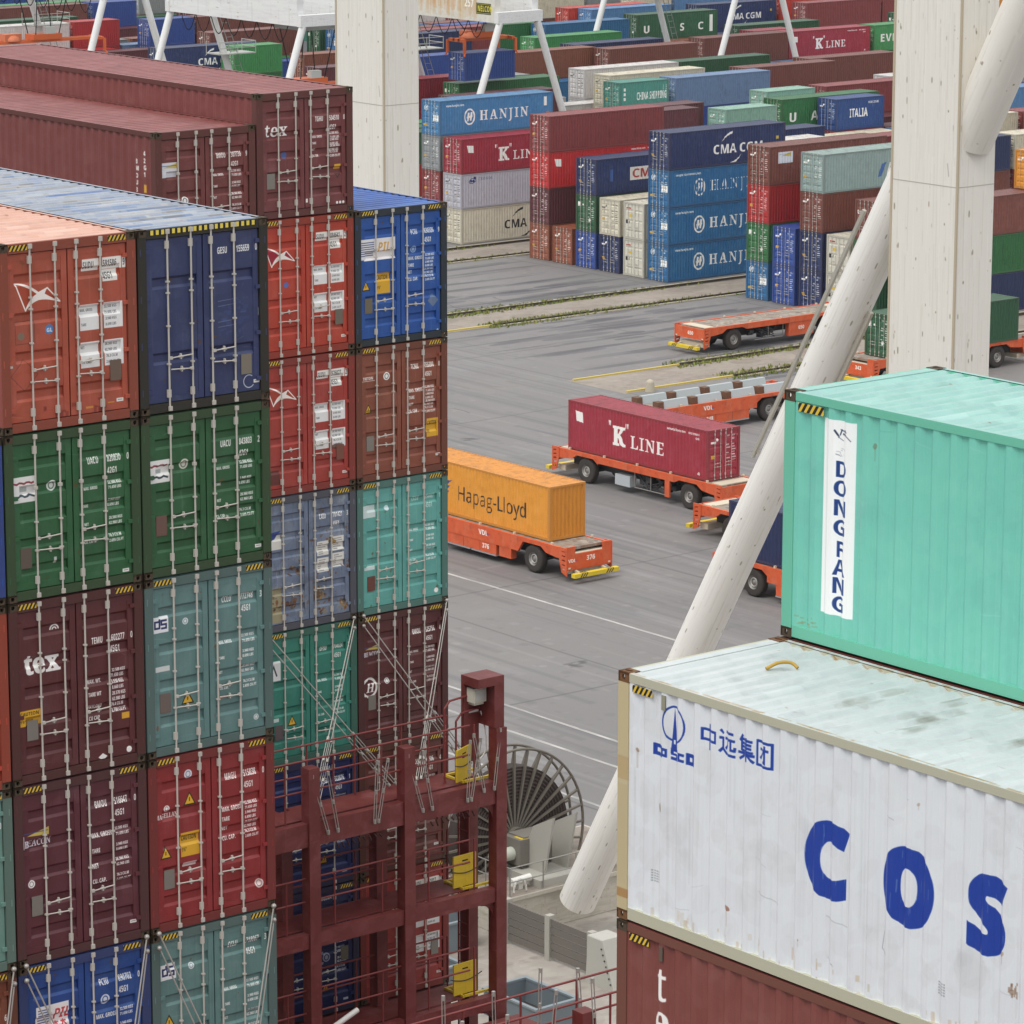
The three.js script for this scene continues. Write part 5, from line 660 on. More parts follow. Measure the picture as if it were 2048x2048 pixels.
const roofWear = canvas(L40, CW, 48, (g, w, h) => { weather(g, w, h, '#e6e2dd', { wear: 3, rust: 0.1, dirt: 0, streak: 0 }); for (let i = 0; i < 160; i++) { g.fillStyle = rnd() < 0.5 ? 'rgba(255,252,246,.3)' : 'rgba(90,80,70,.14)'; g.fillRect(Math.round(rnd(48)) * 0.251, rnd(h), 0.14, rnd(0.1, 0.9)); } });  // grey blotches and scuffs, multiplied over the yard roof colours
const sideOf = (c) => mat(C[c], 0.5, { map: sideWear });
const roofOf = (c) => mat(C[c], 0.4, { map: roofWear });
// many small pictures of writing share one canvas: each material uses its own cell
function atlas(cols, rows, wm, hm, ppm) {
  const c = document.createElement('canvas'); c.width = Math.round(cols * wm * ppm); c.height = Math.round(rows * hm * ppm);
  const g = c.getContext('2d'), base = new THREE.CanvasTexture(c); base.colorSpace = THREE.SRGBColorSpace; base.magFilter = THREE.LinearFilter;
  let k = 0;
  return { full: () => k >= cols * rows, cell(draw) {
    const i = k % cols, j = Math.floor(k / cols); k++;
    g.save(); g.setTransform(c.width / (cols * wm), 0, 0, c.height / (rows * hm), i * c.width / cols, j * c.height / rows); g.beginPath(); g.rect(0, 0, wm, hm); g.clip(); draw(g, wm, hm); g.restore();
    const t = base.clone(); t.repeat.set(1 / cols, 1 / rows); t.offset.set(i / cols, 1 - (j + 1) / rows); return t;
  } };
}
const doorAtlas = atlas(8, 4, CW, HC, 88), sideAtlases = [];
const doorMats = new Map();
function doorOf(c, mark) {
  const key = c + (mark ?? '');
  if (!doorMats.has(key)) doorMats.set(key, painted(doorAtlas.cell((g, w, h) => {
    const light = ['white', 'cream', 'reefer', 'lavender'].includes(c);
    weather(g, w, h, C[c], { wear: 1, rust: 0.25, dirt: 1 });
    const f = light ? '#5c5a58' : W_;
    if (c === 'reefer') { g.fillStyle = '#b03a34'; g.fillRect(0.3, 0.42, 0.55, 0.1); g.fillStyle = '#d8b43c'; g.fillRect(0.62, 0.95, 0.36, 0.2); g.fillStyle = '#2a2a2c'; g.fillRect(0.26, 1.42, 0.22, 0.28); g.fillRect(0.62, 1.46, 0.08, 0.2); return; }
    number(g, 'TGHU', '745318', '2', '45G1', { y: 0.5, fill: f }); text(g, 'MGW', 1.44, 1.0, 0.09, { fill: f, sx: 0.7 }); for (let i = 0; i < 7; i++) { g.fillStyle = f; g.globalAlpha = 0.75; g.fillRect(1.86, 0.92 + i * 0.15, rnd(0.2, 0.36), 0.06); if (i % 2) g.fillRect(1.44, 0.94 + i * 0.15, rnd(0.1, 0.3), 0.06); } g.globalAlpha = 1;
    if (c === 'hanblue' || c === 'hanlight') { hanjinDisc(g, 0.55, 0.66, 0.24); g.fillStyle = W_; g.fillRect(1.5, 1.2, 0.42, 0.5); g.fillRect(1.98, 1.2, 0.3, 0.5); g.fillStyle = '#cfa53a'; g.fillRect(0.2, 2.0, 0.5, 0.16); }
    else if (c === 'green' || c === 'dkgreen') { g.fillStyle = W_; g.fillRect(0.22, 0.6, 0.34, 0.36); disc(g, 0.84, 0.8, 0.08); g.save(); g.translate(1.62, 1.95); g.rotate(0.78); g.fillRect(-0.12, -0.12, 0.24, 0.24); g.restore(); }
    else if (mark === 'tex') text(g, 'tex', 0.22, 1.05, 0.32, { family: 'serif' });
    else { disc(g, 0.75, 0.6, 0.09, f); g.fillStyle = f; g.fillRect(0.26, 0.68, 0.4, 0.12); g.fillStyle = '#d0a035'; if (rnd() < 0.6) g.fillRect(0.3, 1.4 + rnd(0.4), 0.3, 0.2); }
  }), 0.5));
  return doorMats.get(key);
}
const arcs = (g, x, y, r, f) => { g.strokeStyle = f; g.lineCap = 'butt'; for (const s of [-1, 1]) { for (let i = 0; i < 10; i++) { const a0 = -1.95 + i * 0.07; g.lineWidth = 0.03 + i * 0.012; g.beginPath(); const c = Math.cos(a0), sn = Math.sin(a0), c2 = Math.cos(a0 + 0.08), s2 = Math.sin(a0 + 0.08); g.moveTo(x + s * (0.35 - r * c * -1.0) * 1, y + s * r * sn * 0.82 + s * 0.1); g.lineTo(x + s * (0.35 + r * c2), y + s * r * s2 * 0.82 + s * 0.1); g.stroke(); } } };
const swoosh = (g, x, y, s, f) => { g.fillStyle = f; for (const k of [1, -1]) { g.save(); g.translate(x, y); g.rotate(k > 0 ? 0 : Math.PI); g.beginPath(); g.moveTo(-1.05 * s, -0.52 * s); g.quadraticCurveTo(-0.62 * s, -1.2 * s, 0.12 * s, -1.32 * s); g.lineTo(0.1 * s, -1.12 * s); g.quadraticCurveTo(-0.55 * s, -1.02 * s, -1.05 * s, -0.52 * s); g.fill(); g.restore(); } };
const LOGO = {
  hanjin: (g) => { hanjinDisc(g, 3.2, 1.5, 0.62); text(g, 'HANJIN', 4.25, 1.86, 0.82, { family: 'serif', space: 0.16, sx: 0.98 }); text(g, 'www.hanjin.com', 0.7, 0.55, 0.17); g.fillStyle = W_; g.fillRect(11.2, 0.35, 0.35, 0.75); g.fillStyle = '#c9803a'; g.fillRect(11.5, 1.6, 0.25, 0.7); },
  hanjinworn: (g, w, h, base) => { hanjinDisc(g, 3.2, 1.5, 0.62); text(g, 'HANJIN', 4.25, 1.86, 0.82, { family: 'serif', space: 0.16 }); text(g, 'HANJIN CONTAINER LINES', 0.7, 0.5, 0.15); g.fillStyle = base; for (let i = 0; i < 26; i++) g.fillRect(2.4 + i * 0.278, 0.8, 0.12, 1.4); },
  kline: (g) => { text(g, '"', 3.55, 1.42, 0.75, { family: 'serif', sx: 0.6 }); text(g, 'K', 3.95, 2.02, 1.08, { family: 'serif', thick: 5 }); text(g, '"', 5.05, 1.42, 0.75, { family: 'serif', sx: 0.6 }); text(g, 'LINE', 5.5, 2.02, 0.74, { family: 'serif', space: 0.08, sx: 1.05 }); g.fillStyle = W_; g.beginPath(); g.moveTo(0.6, 0.55); g.lineTo(1.3, 0.6); g.lineTo(1.35, 1.2); g.lineTo(0.75, 1.15); g.fill(); text(g, 'www.kline.com', 8.7, 0.42, 0.15); text(g, 'KKFU 735841 0', 10.5, 0.42, 0.12, { sx: 0.8 }); text(g, '42G1', 11.1, 0.65, 0.12); text(g, '40', 11.3, 2.65, 0.16); },
  klinered: (g) => { LOGO.kline(g); g.fillStyle = '#d9a92f'; g.save(); g.translate(10.6, 0.8); g.rotate(0.78); g.fillRect(-0.2, -0.2, 0.4, 0.4); g.restore(); },
  cma: (g) => { text(g, 'CMA CGM', 4.55, 1.98, 0.72, { sx: 1.12, font: 'bold' }); swoosh(g, 6.5, 1.6, 1.0, W_); g.fillStyle = '#cbb24a'; g.fillRect(11.2, 1.0, 0.3, 0.25); },
  cmablack: (g) => { text(g, 'CMA CGM', 4.55, 1.98, 0.72, { sx: 1.12, fill: '#2a2a2c' }); swoosh(g, 6.5, 1.6, 1.0, '#2a2a2c'); },
  cmasign: (g) => { g.fillStyle = '#dcd6d0'; g.fillRect(3.6, 0.85, 4.2, 1.05); text(g, 'CMA', 3.8, 1.72, 0.7, { fill: '#a5342c', sx: 1.3 }); g.fillStyle = '#3f5f9a'; g.fillRect(1.5, 0.9, 0.3, 0.95); },
  cronos: (g) => { g.fillStyle = '#27336a'; for (const [x, y, r] of [[1.3, 0.62, 0.13], [1.45, 0.38, 0.12], [1.05, 0.62, 0.12]]) { g.beginPath(); g.ellipse(x, y, r, r, 0, 0, 7); g.fill(); } g.strokeStyle = '#27336a'; g.lineWidth = 0.05; g.beginPath(); g.ellipse(1.2, 0.6, 0.35, 0.2, -0.3, 0, 7); g.stroke(); text(g, 'CRONOS', 1.8, 0.6, 0.24, { family: 'serif', fill: '#6a7094', space: 0.06 }); },
  uasc: (g) => { 'UASC'.split('').forEach((c, i) => text(g, c, 0.9 + i * 2.75, 2.1, 0.85, { sx: 1.25 })); g.fillStyle = W_; g.fillRect(11.0, 0.5, 0.45, 1.9); },
  evergreen: (g) => { text(g, 'EVERGREEN', 0.9, 1.85, 0.85, { sx: 1.25, space: 0.03 }); },
  hapag: (g) => { text(g, 'Hapag-Lloyd', 4.35, 1.98, 0.78, { fill: '#2c2420', font: 'normal', sx: 0.98 }); g.fillStyle = '#27428c'; for (let i = 0; i < 4; i++) { g.beginPath(); g.moveTo(2.6, 1.2 + i * 0.25); g.lineTo(3.9 - i * 0.12, 1.0 + i * 0.3); g.lineTo(3.4, 1.32 + i * 0.25); g.fill(); } },
  mesc: (g) => { text(g, 'MESC', 6.4, 2.0, 0.95, { skew: -0.3, sx: 1.15 }); g.fillStyle = '#4a6da8'; g.beginPath(); g.moveTo(5.6, 2.1); g.lineTo(6.0, 1.15); g.lineTo(6.5, 1.0); g.lineTo(6.0, 2.05); g.fill(); },
  hamburg: (g) => { text(g, 'HAMBURG SÜD', 2.0, 1.9, 0.9, { sx: 1.1 }); },
  tex: (g) => { text(g, 'tex', 0.6, 1.0, 0.45, { family: 'serif' }); },
  beacon: (g) => { g.fillStyle = '#d6dbe4'; g.fillRect(0.9, 0.45, 1.5, 0.85); beacon(g, 1.0, 0.5, 1.2); },
  chinashipping: (g) => { text(g, 'CHINA SHIPPING', 4.2, 1.75, 0.72, { sx: 0.92 }); g.fillStyle = W_; for (const y of [0.55, 1.0, 1.45]) g.fillRect(0.9, y, 0.5, 0.28); g.globalAlpha = 0.6; for (let i = 0; i < 8; i++) { g.fillRect(10.8, 0.5 + i * 0.17, 0.24, 0.1); g.fillRect(11.5, 0.5 + i * 0.17, 0.24, 0.1); } g.globalAlpha = 1; },
  italia: (g) => { text(g, 'ITALIA', 3.4, 1.75, 0.78, { sx: 1.35 }); text(g, 'HLXU 221480', 8.2, 0.6, 0.22, { sx: 1.4 }); },
};
const sideMats = new Map();
const logoSide = (c, l) => { const k = c + l; if (!sideMats.has(k)) { if (!sideAtlases.length || sideAtlases[sideAtlases.length - 1].full()) sideAtlases.push(atlas(2, 8, L40, HC, 72)); sideMats.set(k, painted(sideAtlases[sideAtlases.length - 1].cell((g, w, h) => { weather(g, w, h, C[c], { dirt: 1.1, wear: 1, streak: 1.2, rust: 0.06 }); LOGO[l](g, w, h, C[c]); }), 0.48)); } return sideMats.get(k); };
const yardFrame = (c) => mat('#' + col(C[c]).lerp(col('#4a3a2c'), 0.3).getHexString(), 0.6);
function yardBox(x, y, zn, len, H, style, vis, label, group, turn = -Math.PI / 2, extra = {}) { // x = door end, zn = near side
  const [c, l] = style.split(':'), t = thing('shipping_container', label, 'container', [x, y, zn - HW], turn, group);
  const s = sideOf(c), ls = l ? logoSide(c, l) : undefined;
  buildContainer(t, { len, H, far: vis < 2, frame: yardFrame(c), cast: yardFrame(c), side: s, sideR: ls, sideL: turn === -Math.PI / 2 ? undefined : ls, roof: roofOf(c), door: doorOf(c, l === 'tex' ? 'tex' : undefined), grooves: c === 'reefer' ? 3 : 5, ...extra });
  return t;
}
const CNAME = { brown: 'brown', brown2: 'tan-brown', maroon: 'maroon', redbrown: 'red-brown', rust: 'rust-coloured', red: 'red', kred: 'scarlet', crimson: 'crimson', vermilion: 'vermilion', green: 'green', evergreen: 'bright green', dkgreen: 'dark green', blue: 'blue', blue2: 'deep blue', navy: 'navy', ltblue: 'light blue', hanblue: 'azure', hanlight: 'sky blue', slate: 'slate blue', teal: 'teal', palegreen: 'pale green', greyteal: 'grey-green', white: 'white', cream: 'cream', reefer: 'off-white refrigerated', lavender: 'lavender-white', grey: 'grey', hapag: 'orange' };
const LNAME = { hanjin: 'HANJIN', hanjinworn: 'worn HANJIN', kline: 'K LINE', klinered: 'K LINE', cma: 'CMA CGM', cmablack: 'black CMA CGM', cmasign: 'red CMA on white', cronos: 'CRONOS', uasc: 'UASC', evergreen: 'EVERGREEN', hapag: 'Hapag-Lloyd', mesc: 'MESC', hamburg: 'HAMBURG SÜD', tex: 'TEX', beacon: 'BEACON', chinashipping: 'CHINA SHIPPING', italia: 'ITALIA' };
const ORD = ['first', 'second', 'third', 'fourth', 'fifth', 'sixth', 'seventh', 'eighth', 'ninth', 'tenth', 'eleventh', 'twelfth', 'thirteenth', 'fourteenth'];
// block, row, door end x, feet, colours from the ground up, how much of each tier shows
const YARD = `
0 5 157.6 40 hanblue,green:uasc,red,brown:beacon 9999
0 4 157.6 40 blue,blue 99
0 3 157.6 40 navy,navy,brown,greyteal:mesc 9999
0 2 157.6 40 reefer,reefer 99
0 1 157.6 40 dkgreen,green,brown:tex 999
0 0 158.6 40 navy,green,brown:tex 669
0 0 171.2 40 brown,brown,brown,hapag:hapag 0004
1 5 157.6 40 rust,maroon,kred:klinered,redbrown 9999
1 4 157.6 40 rust 9
1 3 157.6 40 blue,dkgreen,navy:cmasign 999
1 2 157.6 40 navy,cream 99
1 1 157.6 40 reefer,reefer 99
1 0 157.6 40 hanblue:hanjin,hanblue:hanjin,hanblue:hanjinworn,navy:cma 9999
2 0 157.6 40 cream:cmablack,lavender:cronos,crimson:kline 999
2 1 157.6 40 brown,redbrown,grey,hanlight:hanjin 0899
1 5 175.8 40 navy,navy,navy:cma 009
2 1 189.6 20 maroon,brown,palegreen 009
2 1 203 20 brown,red,blue2:italia 029
2 2 199 40 green,green,green:uasc 009
2 4 202.6 20 navy,navy,palegreen:chinashipping 009
2 4 210 40 brown,brown,redbrown 009
2 3 180 40 maroon,maroon,maroon 009
2 2 183 20 white,redbrown,maroon:tex 009
3 0 197 20 brown,green,teal:chinashipping 009
3 0 204 40 white,blue,slate 039
3 1 215.6 40 brown,brown,brown 009
3 2 200.7 40 cream,cream,cream 029
3 2 226.9 40 brown,brown,brown 009
3 4 202.4 40 white,white,white 029
3 4 214.8 40 green,green,dkgreen 009
3 5 177.8 40 red,crimson,crimson 009
3 3 184.6 40 brown,brown,green 019
3 0 177.2 40 brown,brown,maroon 009
4 1 206.2 40 brown,brown,brown2 009
4 0 217.7 40 brown,brown,brown 009
4 1 233.3 40 brown,brown,brown 009
4 1 245.6 40 red,brown,crimson:kline 009
4 1 258.4 40 green,green,evergreen:evergreen 009
4 2 218 40 green,green,navy 009
4 5 219.7 40 green,green,evergreen 009
4 4 246.2 40 green,green,dkgreen 009
5 0 230.5 40 blue,blue,hanblue 009
5 1 246.4 40 green,green,dkgreen:uasc 009
5 1 272.6 40 red,brown,redbrown 009
5 3 261 40 navy,navy,navy:cma 009
5 4 247 40 blue,blue,ltblue 009
5 3 273.8 40 red,red,vermilion:hamburg 004
5 5 246 40 red,red,vermilion:hamburg 009
6 3 178.8 40 white,white,white 009
6 3 191.5 20 red,red,red 029
6 2 199.6 20 blue,blue,blue 029
5 1 181.9 40 navy,navy,navy:cma 009
5 0 189 20 green,green,evergreen 049
7 1 194 40 brown,brown,brown 009
7 1 207 20 blue,blue,blue 009
5 5 196 40 brown,brown,brown 009
1 0 183.3 40 brown,brown,navy 025
1 0 196 40 grey,redbrown,cream 029
1 2 183.3 40 navy,ltblue,redbrown 005
1 3 170.6 40 redbrown,slate,white 007
1 3 208.7 40 white,brown,brown2 002
1 4 196.4 40 hanblue,hanblue,cream 008
1 4 209.1 40 white,evergreen,redbrown 006
2 0 196 40 brown2,cream 09
2 0 208.7 40 brown,hanblue 01
2 0 221.4 20 blue,red,ltblue 009
2 1 196 20 blue,maroon 01
2 1 209.4 40 white,maroon 02
2 1 222.1 40 grey,hanblue,navy 005
2 3 170.6 20 brown,evergreen,crimson 001
2 3 211.8 40 navy,maroon 03
2 4 229.1 40 dkgreen,navy,hapag 007
2 5 221.4 40 red,hanblue,white 006
2 5 234.1 40 ltblue,brown,teal 005
3 0 170.3 20 red,dkgreen 35
3 0 248.5 40 brown,cream,maroon 009
3 1 170.3 40 dkgreen,green 01
3 1 183 40 navy,crimson 01
3 1 195.7 20 navy,cream 04
3 2 170.6 40 navy,evergreen 01
3 3 197.1 20 brown,white 09
3 4 189.5 20 green,hanblue,grey 009
3 4 259.3 40 brown,brown,brown 008
3 5 190.3 40 brown2,white 02
4 0 202.2 40 brown,hanblue 02
4 0 230.2 40 green,slate 01
4 0 242.9 40 brown,slate 03
4 0 255.6 20 green,redbrown 01
4 0 281.4 40 grey,cream,blue 002
4 1 183 40 ltblue,navy,maroon 009
4 1 270.9 40 crimson,green,maroon 009
4 2 195.7 40 brown,red,blue 009
4 2 243.2 20 grey,brown2,crimson 009
4 2 275.2 20 hapag,dkgreen,brown 001
4 3 272.3 40 white,blue,navy 002
4 4 271.4 40 brown,hanblue,dkgreen 003
4 5 189.6 20 maroon,dkgreen,brown2 009
5 0 208.1 40 evergreen,grey,navy 009
5 0 243 40 redbrown,brown2 06
5 0 293.8 40 ltblue,grey,hapag 002
5 1 213.7 40 hanblue,hanblue,redbrown 009
5 1 226.4 20 green,hapag,green 009
5 1 258.9 40 hanblue,navy 02
5 1 285.1 20 maroon,brown,redbrown 006
5 2 208.4 40 brown2,navy,brown 005
5 2 221.1 40 green,brown,blue 009
5 3 196.1 40 hapag,blue 02
5 3 208.8 40 redbrown,red,hanblue 008
5 3 221.5 20 brown2,hapag,brown 009
5 4 195.7 40 red,green 02
5 4 208.4 20 grey,brown2,dkgreen 009
5 4 227.6 20 white,brown,redbrown 009
5 5 233.9 20 brown2,brown,red 009
6 0 215 40 red,grey,teal 009
6 0 227.7 40 slate,brown,white 009
6 0 253 40 green,dkgreen 01
6 0 265.7 20 navy,blue,cream 002
6 0 272.3 40 slate,blue,ltblue 005
6 1 189.5 40 grey,maroon 09
6 1 227.6 40 grey,brown,maroon 007
6 2 183 40 dkgreen,red 06
6 2 206 40 navy,redbrown,brown 009
6 2 250.6 40 brown,brown,cream 029
6 2 263.3 40 hanblue,navy,grey 004
6 3 197.9 40 hanblue,slate 05
6 3 217.2 20 cream,grey,brown 009
6 3 223.7 40 cream,hanblue,green 009
6 3 249.1 40 blue,hanblue,green 004
6 4 208.8 40 brown2,maroon,maroon 009
6 5 183.7 40 teal,green,dkgreen 009
6 5 196.4 20 maroon,grey 04
6 5 203 40 cream,brown2 06
6 5 228.3 40 redbrown,red,blue 009
7 0 202.5 40 navy,maroon 05
7 1 226.1 40 blue,hapag,brown 009
7 2 195.7 40 brown,brown,evergreen 009
7 4 215 40 white,dkgreen 09
7 5 195.7 40 maroon,redbrown,blue 001
7 5 221.1 40 teal,brown2,grey 009`.trim().split('\n').map((l) => { const [b, r, x, f, st, vis] = l.split(' '); return { b: +b, r: +r, x: +x, f: +f, st: st.split(','), vis }; });
const buried = [], seenLabels = new Map();
const far = YARD.filter((s) => !(s.b < 3 && s.x < 160)).sort((p, q) => (p.x - p.b * 0 - q.x));
for (const s of YARD) {
  const zn = -143.5 - 25.9 * s.b - 2.91 * s.r, front = s.b < 3 && s.x < 160, ord = front ? (s.b === 2 ? 1 - s.r : s.b === 1 ? 7 - s.r : 13 - s.r) : -1;
  s.st.forEach((style, k) => {
    const [c, l] = style.split(':'), len = s.f === 40 ? L40 : L20, y = 0.02 + k * (HC + 0.012);
    if (s.vis[k] === '0') { buried.push([s.x, y, zn, len, C[c]]); return; }
    let label, group;
    const nm = CNAME[c] + ' container' + (l ? ' lettered ' + LNAME[l] : '');
    if (front) label = `${nm}, ${s.st.length === 1 ? 'alone' : k === s.st.length - 1 ? 'top box' : k ? ORD[k] + ' box up' : 'ground box'} of ${ORD[ord]} front stack from left`;
    else if (l) { label = `${nm} in the far yard, ${['below the orange box line', 'just behind the front stacks', 'behind the second stack row', 'in the middle distance', 'towards the back', 'near the top edge', 'at the top edge', 'at the far back'][s.b]}`; const n = seenLabels.get(label) ?? 0; seenLabels.set(label, n + 1); if (n) label += ', farther right'; }
    else { label = `plain ${CNAME[c]} ${s.f === 40 ? 'long' : 'short'} container among the far yard stacks`; group = `plain ${CNAME[c]} ${s.f === 40 ? 'long' : 'short'} containers in the far yard`; }
    yardBox(s.x, y, zn, len, HC, style, front ? 2 : 1, label, group);
  });
}
{ // the tiers that hold up the far stacks and are hidden behind others
  const g = [], v = [];
  const m = buried.map(([x, y, zn, len, c]) => { const q = merge([bx(x, x + len, y, y + HC - 0.01, zn - CW + 0.01, zn - 0.01)]); const n = q.attributes.position.count, k = col(c), a = new Float32Array(n * 3); for (let i = 0; i < n; i++) k.toArray(a, i * 3); const o = fix(q); o.setAttribute('color', new THREE.BufferAttribute(a.slice(0, 0).length ? a : new Float32Array(Array.from({ length: o.attributes.position.count }, () => k.toArray()).flat()), 3)); return o; });
  const mm = mergeGeometries(m), o = new THREE.Mesh(mm, new THREE.MeshStandardMaterial({ vertexColors: true, roughness: 0.55 })); o.name = 'stacked_containers'; o.userData.kind = 'stuff'; tag(o, 'lower tiers of the far yard stacks hidden behind nearer containers', 'containers'); o.castShadow = o.receiveShadow = true; scene.add(o);
}
// loads on the vehicles
{
  const load = (x, y, z, c, l, label, turn, extra) => { const t = thing('shipping_container', label, 'container', [x, y, z], turn), ls = l ? logoSide(c, l) : sideOf(c); buildContainer(t, { H: HC, frame: yardFrame(c), cast: yardFrame(c), side: sideOf(c), sideR: ls, sideL: ls, roof: roofOf(c), door: doorOf(c), ...extra }); };
  load(105.85, 1.79, -105.75, 'crimson', 'kline', 'crimson container lettered K LINE riding on a guided vehicle', 0);
  load(89.35, 1.79, -111.85, 'hapag', 'hapag', 'orange container lettered Hapag-Lloyd riding on the vehicle numbered 376', Math.PI);
  load(94.6, 1.79, -79.4, 'navy', '', 'navy container riding on a vehicle behind the slanting brace', 0);
  load(140.3, 1.79, -128.65, 'dkgreen', '', 'dark green container riding on a vehicle, either side of the crane leg', -Math.PI / 2);
}
// ---------------------------------------------------------------- stacking cranes over the yard
const craneWhite = painted(canvas(4, 4, 64, (g, w, h) => { weather(g, w, h, '#dfe0de', { wear: 1, rust: 0.5, dirt: 1.2 }); }), 0.45), spreadOrange = mat('#d9662b', 0.55), craneGrey = mat('#8f918e', 0.6), beamTex = canvas(26, 2.6, 40, (g, w, h) => { weather(g, w, h, '#d8d5cb', { wear: 1, rust: 0.3, dirt: 1 }); for (let i = 0; i < 160; i++) { const x = 3 + rnd(19); g.fillStyle = `rgba(${185 + rnd(20) | 0},${120 + rnd(25) | 0},60,${rnd(0.03, 0.16)})`; g.fillRect(x, 0, rnd(0.05, 0.7), h * rnd(0.5, 1)); } text(g, '257', 20.0, 1.35, 0.75, { fill: '#f0eee6' }); g.fillStyle = '#26241c'; g.fillRect(22.2, 0.9, 2.75, 1.0); g.fillStyle = '#d9cf3a'; g.fillRect(22.28, 0.98, 2.59, 0.84); g.fillStyle = '#26241c'; g.fillRect(22.32, 1.02, 2.51, 0.76); text(g, 'NELCON', 22.45, 1.66, 0.52, { fill: '#e0d640', sx: 0.95 }); });
function stackCrane(xc, zf, zb, yg, label, sign) {
  const t = thing('stacking_crane', label, 'stacking crane');
  for (const z of [zf, zb]) {
    for (const s of [-1, 1]) { obj('leg', rod(V(xc + s * 7.4, 0.9, z), V(xc + s * 2.2, yg, z), 0.33, 14), craneWhite, t); obj('bogie', bx(xc + s * 7.4 - 1.3, xc + s * 7.4 + 1.3, 0.155, 0.95, z - 0.28, z + 0.28), craneGrey, t); }
    obj('tie_beam', bx(xc - 6.6, xc + 6.6, 0.96, 1.5, z - 0.22, z + 0.22), craneWhite, t);
    obj('cross_beam', bx(xc - 2.6, xc + 2.6, yg, yg + 1.0, z - 0.3, z + 0.3), craneWhite, t);
  }
  for (const s of [-1, 1]) { const g = bx(xc + s * 2.2 - 0.35, xc + s * 2.2 + 0.35, yg + 0.02, yg + 2.6, zb + 0.32, zf - 0.32), p = g.attributes.position, u = g.attributes.uv, n = g.attributes.normal; for (let i = 0; i < p.count; i++) { const a = (p.getZ(i) - zb) / (zf - zb); u.setXY(i, n.getX(i) > 0.5 ? 1 - a : a, (p.getY(i) - yg) / 2.6); } obj('girder', g, sign && s < 0 ? new THREE.MeshStandardMaterial({ map: beamTex, roughness: 0.5 }) : craneWhite, t); }
  // stair ladder on the far frame
  const l = []; for (const o of [-0.35, 0.35]) l.push(rod(V(xc + 7.9 + o, 1.6, zb + 0.6), V(xc + 2.9 + o, yg, zb + 0.6), 0.04, 5)); for (let k = 0; k < 22; k++) { const a = k / 22, x = xc + 7.9 - 5 * a, y = 1.6 + (yg - 1.6) * a; l.push(rod(V(x - 0.35, y, zb + 0.6), V(x + 0.35, y, zb + 0.6), 0.03, 4)); } obj('ladder', l, craneGrey, t);
  const pf = [bx(xc + 2.2, xc + 6.2, yg - 4.2, yg - 4.1, zb - 0.8, zb + 1.4)]; for (const [x, z] of [[2.2, 1.4], [4.2, 1.4], [6.2, 1.4], [6.2, -0.8], [2.2, -0.8]]) pf.push(rod(V(xc + x, yg - 4.2, zb + z), V(xc + x, yg - 3, zb + z), 0.04, 5)); for (const h of [3.6, 3.05]) pf.push(rod(V(xc + 2.2, yg - h, zb + 1.4), V(xc + 6.2, yg - h, zb + 1.4), 0.035, 5), rod(V(xc + 6.2, yg - h, zb + 1.4), V(xc + 6.2, yg - h, zb - 0.8), 0.035, 5)); obj('service_platform', pf, mat('#b5b5ad', 0.55), t);
  const cb = []; for (let i = 0; i < 7; i++) { const z = zf - 3 - i * 2.4; for (let k = 0; k < 8; k++) { const a = k / 8, b = (k + 1) / 8, y = (q) => yg - 0.1 - 1.5 * Math.sin(q * Math.PI); cb.push(rod(V(xc - 1.6, y(a), z - a * 2.3), V(xc - 1.6, y(b), z - b * 2.3), 0.05, 4)); } } obj('festoon_cable', cb, gasket, t);
  return t;
}
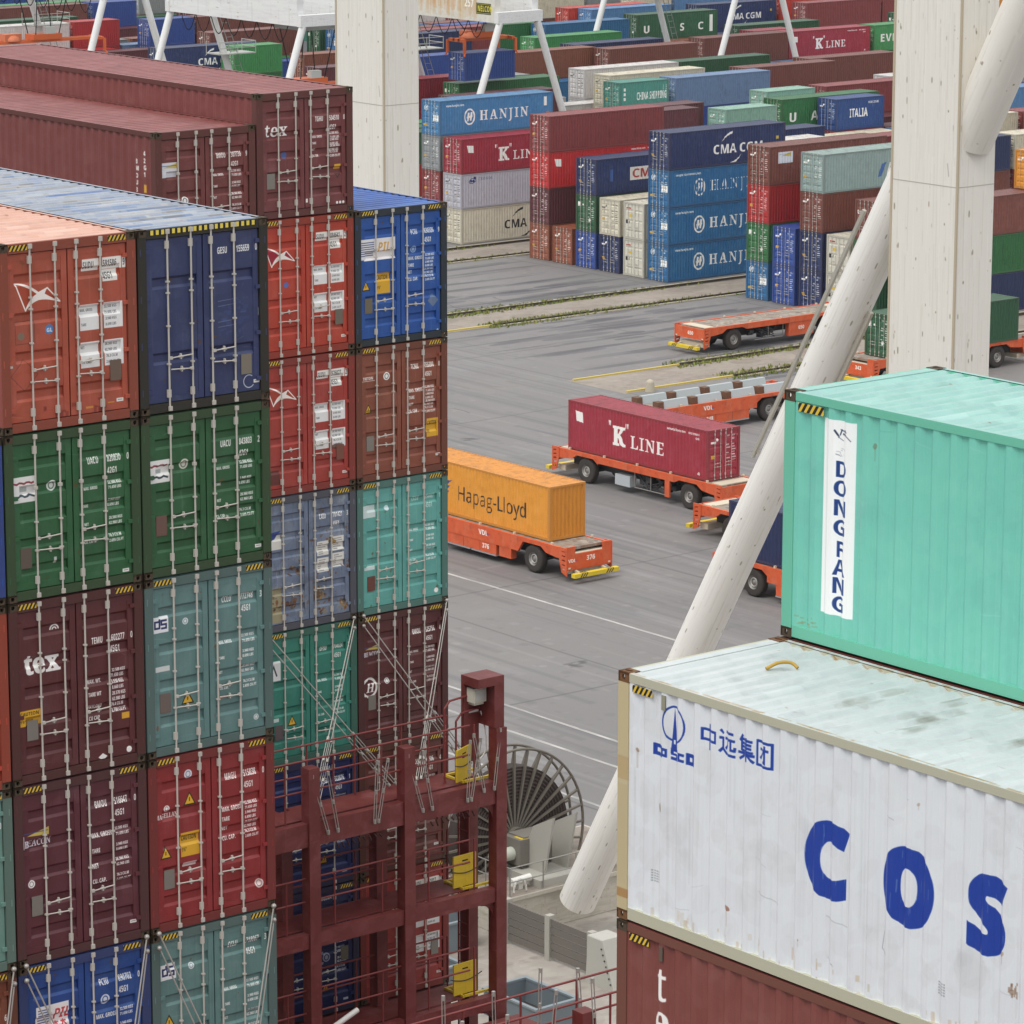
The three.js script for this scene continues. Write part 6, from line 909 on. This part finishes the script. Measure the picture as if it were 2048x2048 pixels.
function spreader(t, xc, z, y, len, yTop) { // orange lifting frame hung on cables under the trolley
  const h = len / 2;
  obj('trolley', bx(xc - 2.0, xc + 2.0, yTop - 0.3, yTop + 0.2, z - 2.2, z + 2.2), craneGrey, t);
  const s = obj('spreader', [bx(xc - h, xc + h, y + 0.35, y + 0.62, z - 0.5, z - 0.28), bx(xc - h, xc + h, y + 0.35, y + 0.62, z + 0.28, z + 0.5), bx(xc - h, xc - h + 0.3, y + 0.3, y + 0.6, z - 1.15, z + 1.15), bx(xc + h - 0.3, xc + h, y + 0.3, y + 0.6, z - 1.15, z + 1.15), bx(xc - 1.6, xc + 1.6, y + 0.62, y + 1.15, z - 0.8, z + 0.8)], spreadOrange, t);
  for (const a of [-1, 1]) for (const b of [-1, 1]) { obj('flipper', [bx(xc + a * h - 0.12, xc + a * h + 0.12, y - 0.75, y + 0.45, z + b * 1.28 - 0.1, z + b * 1.28 + 0.1), bar(V(xc + a * h, y - 0.7, z + b * 1.28), V(xc + a * (h + 0.15), y - 1.0, z + b * 1.45), 0.16)], spreadOrange, s); obj('hoist_cable', rod(V(xc + a * 1.3, y + 1.1, z + b * 0.7), V(xc + a * 1.7, yTop - 0.3, z + b * 1.8), 0.05, 5), gasket, s); }
  obj('motor_box', [bx(xc - h * 0.75, xc - h * 0.45, y + 0.62, y + 1.3, z - 0.5, z + 0.5), new THREE.SphereGeometry(0.75, 10, 6, 0, 7, 0, 1.57).scale(1, 0.8, 1).translate(xc - h * 0.6, y + 0.62, z + 0.3)], mat('#c9714a', 0.6), s);
  obj('control_box', bx(xc - 0.2, xc + 0.9, y + 1.15, y + 1.8, z + 0.2, z + 0.8), mat('#c5c6c0', 0.5), s);
}
const c1 = stackCrane(183.3, -219.5, -240, 15.3, 'white stacking crane with the yellow NELCON sign and number 257', true);
spreader(c1, 187.2, -229.8, 12.4, 6.1, 15.1);
{ const t = thing('shipping_container', 'blue short container hanging from the orange spreader', 'container', [184.2, 9.1, -229.8], -Math.PI / 2); buildContainer(t, { len: L20, H: ST, far: true, frame: yardFrame('blue'), cast: yardFrame('blue'), side: sideOf('blue'), roof: roofOf('blue'), door: doorOf('blue') }); }
const c2 = stackCrane(161.3, -219.5, -240, 16.2, 'white stacking crane with swinging cables beyond the left crane leg');
spreader(c2, 162, -222.8, 10.2, 12.2, 16);
const c3 = stackCrane(157.6, -245.4, -266, 17.2, 'white stacking crane with a ladder at the top left corner');
spreader(c3, 159.5, -262.5, 11.4, 12.2, 17);
stackCrane(236.8, -245.4, -266, 16.4, 'white stacking crane standing in the far yard, top right');
renderer.render(scene, camera);
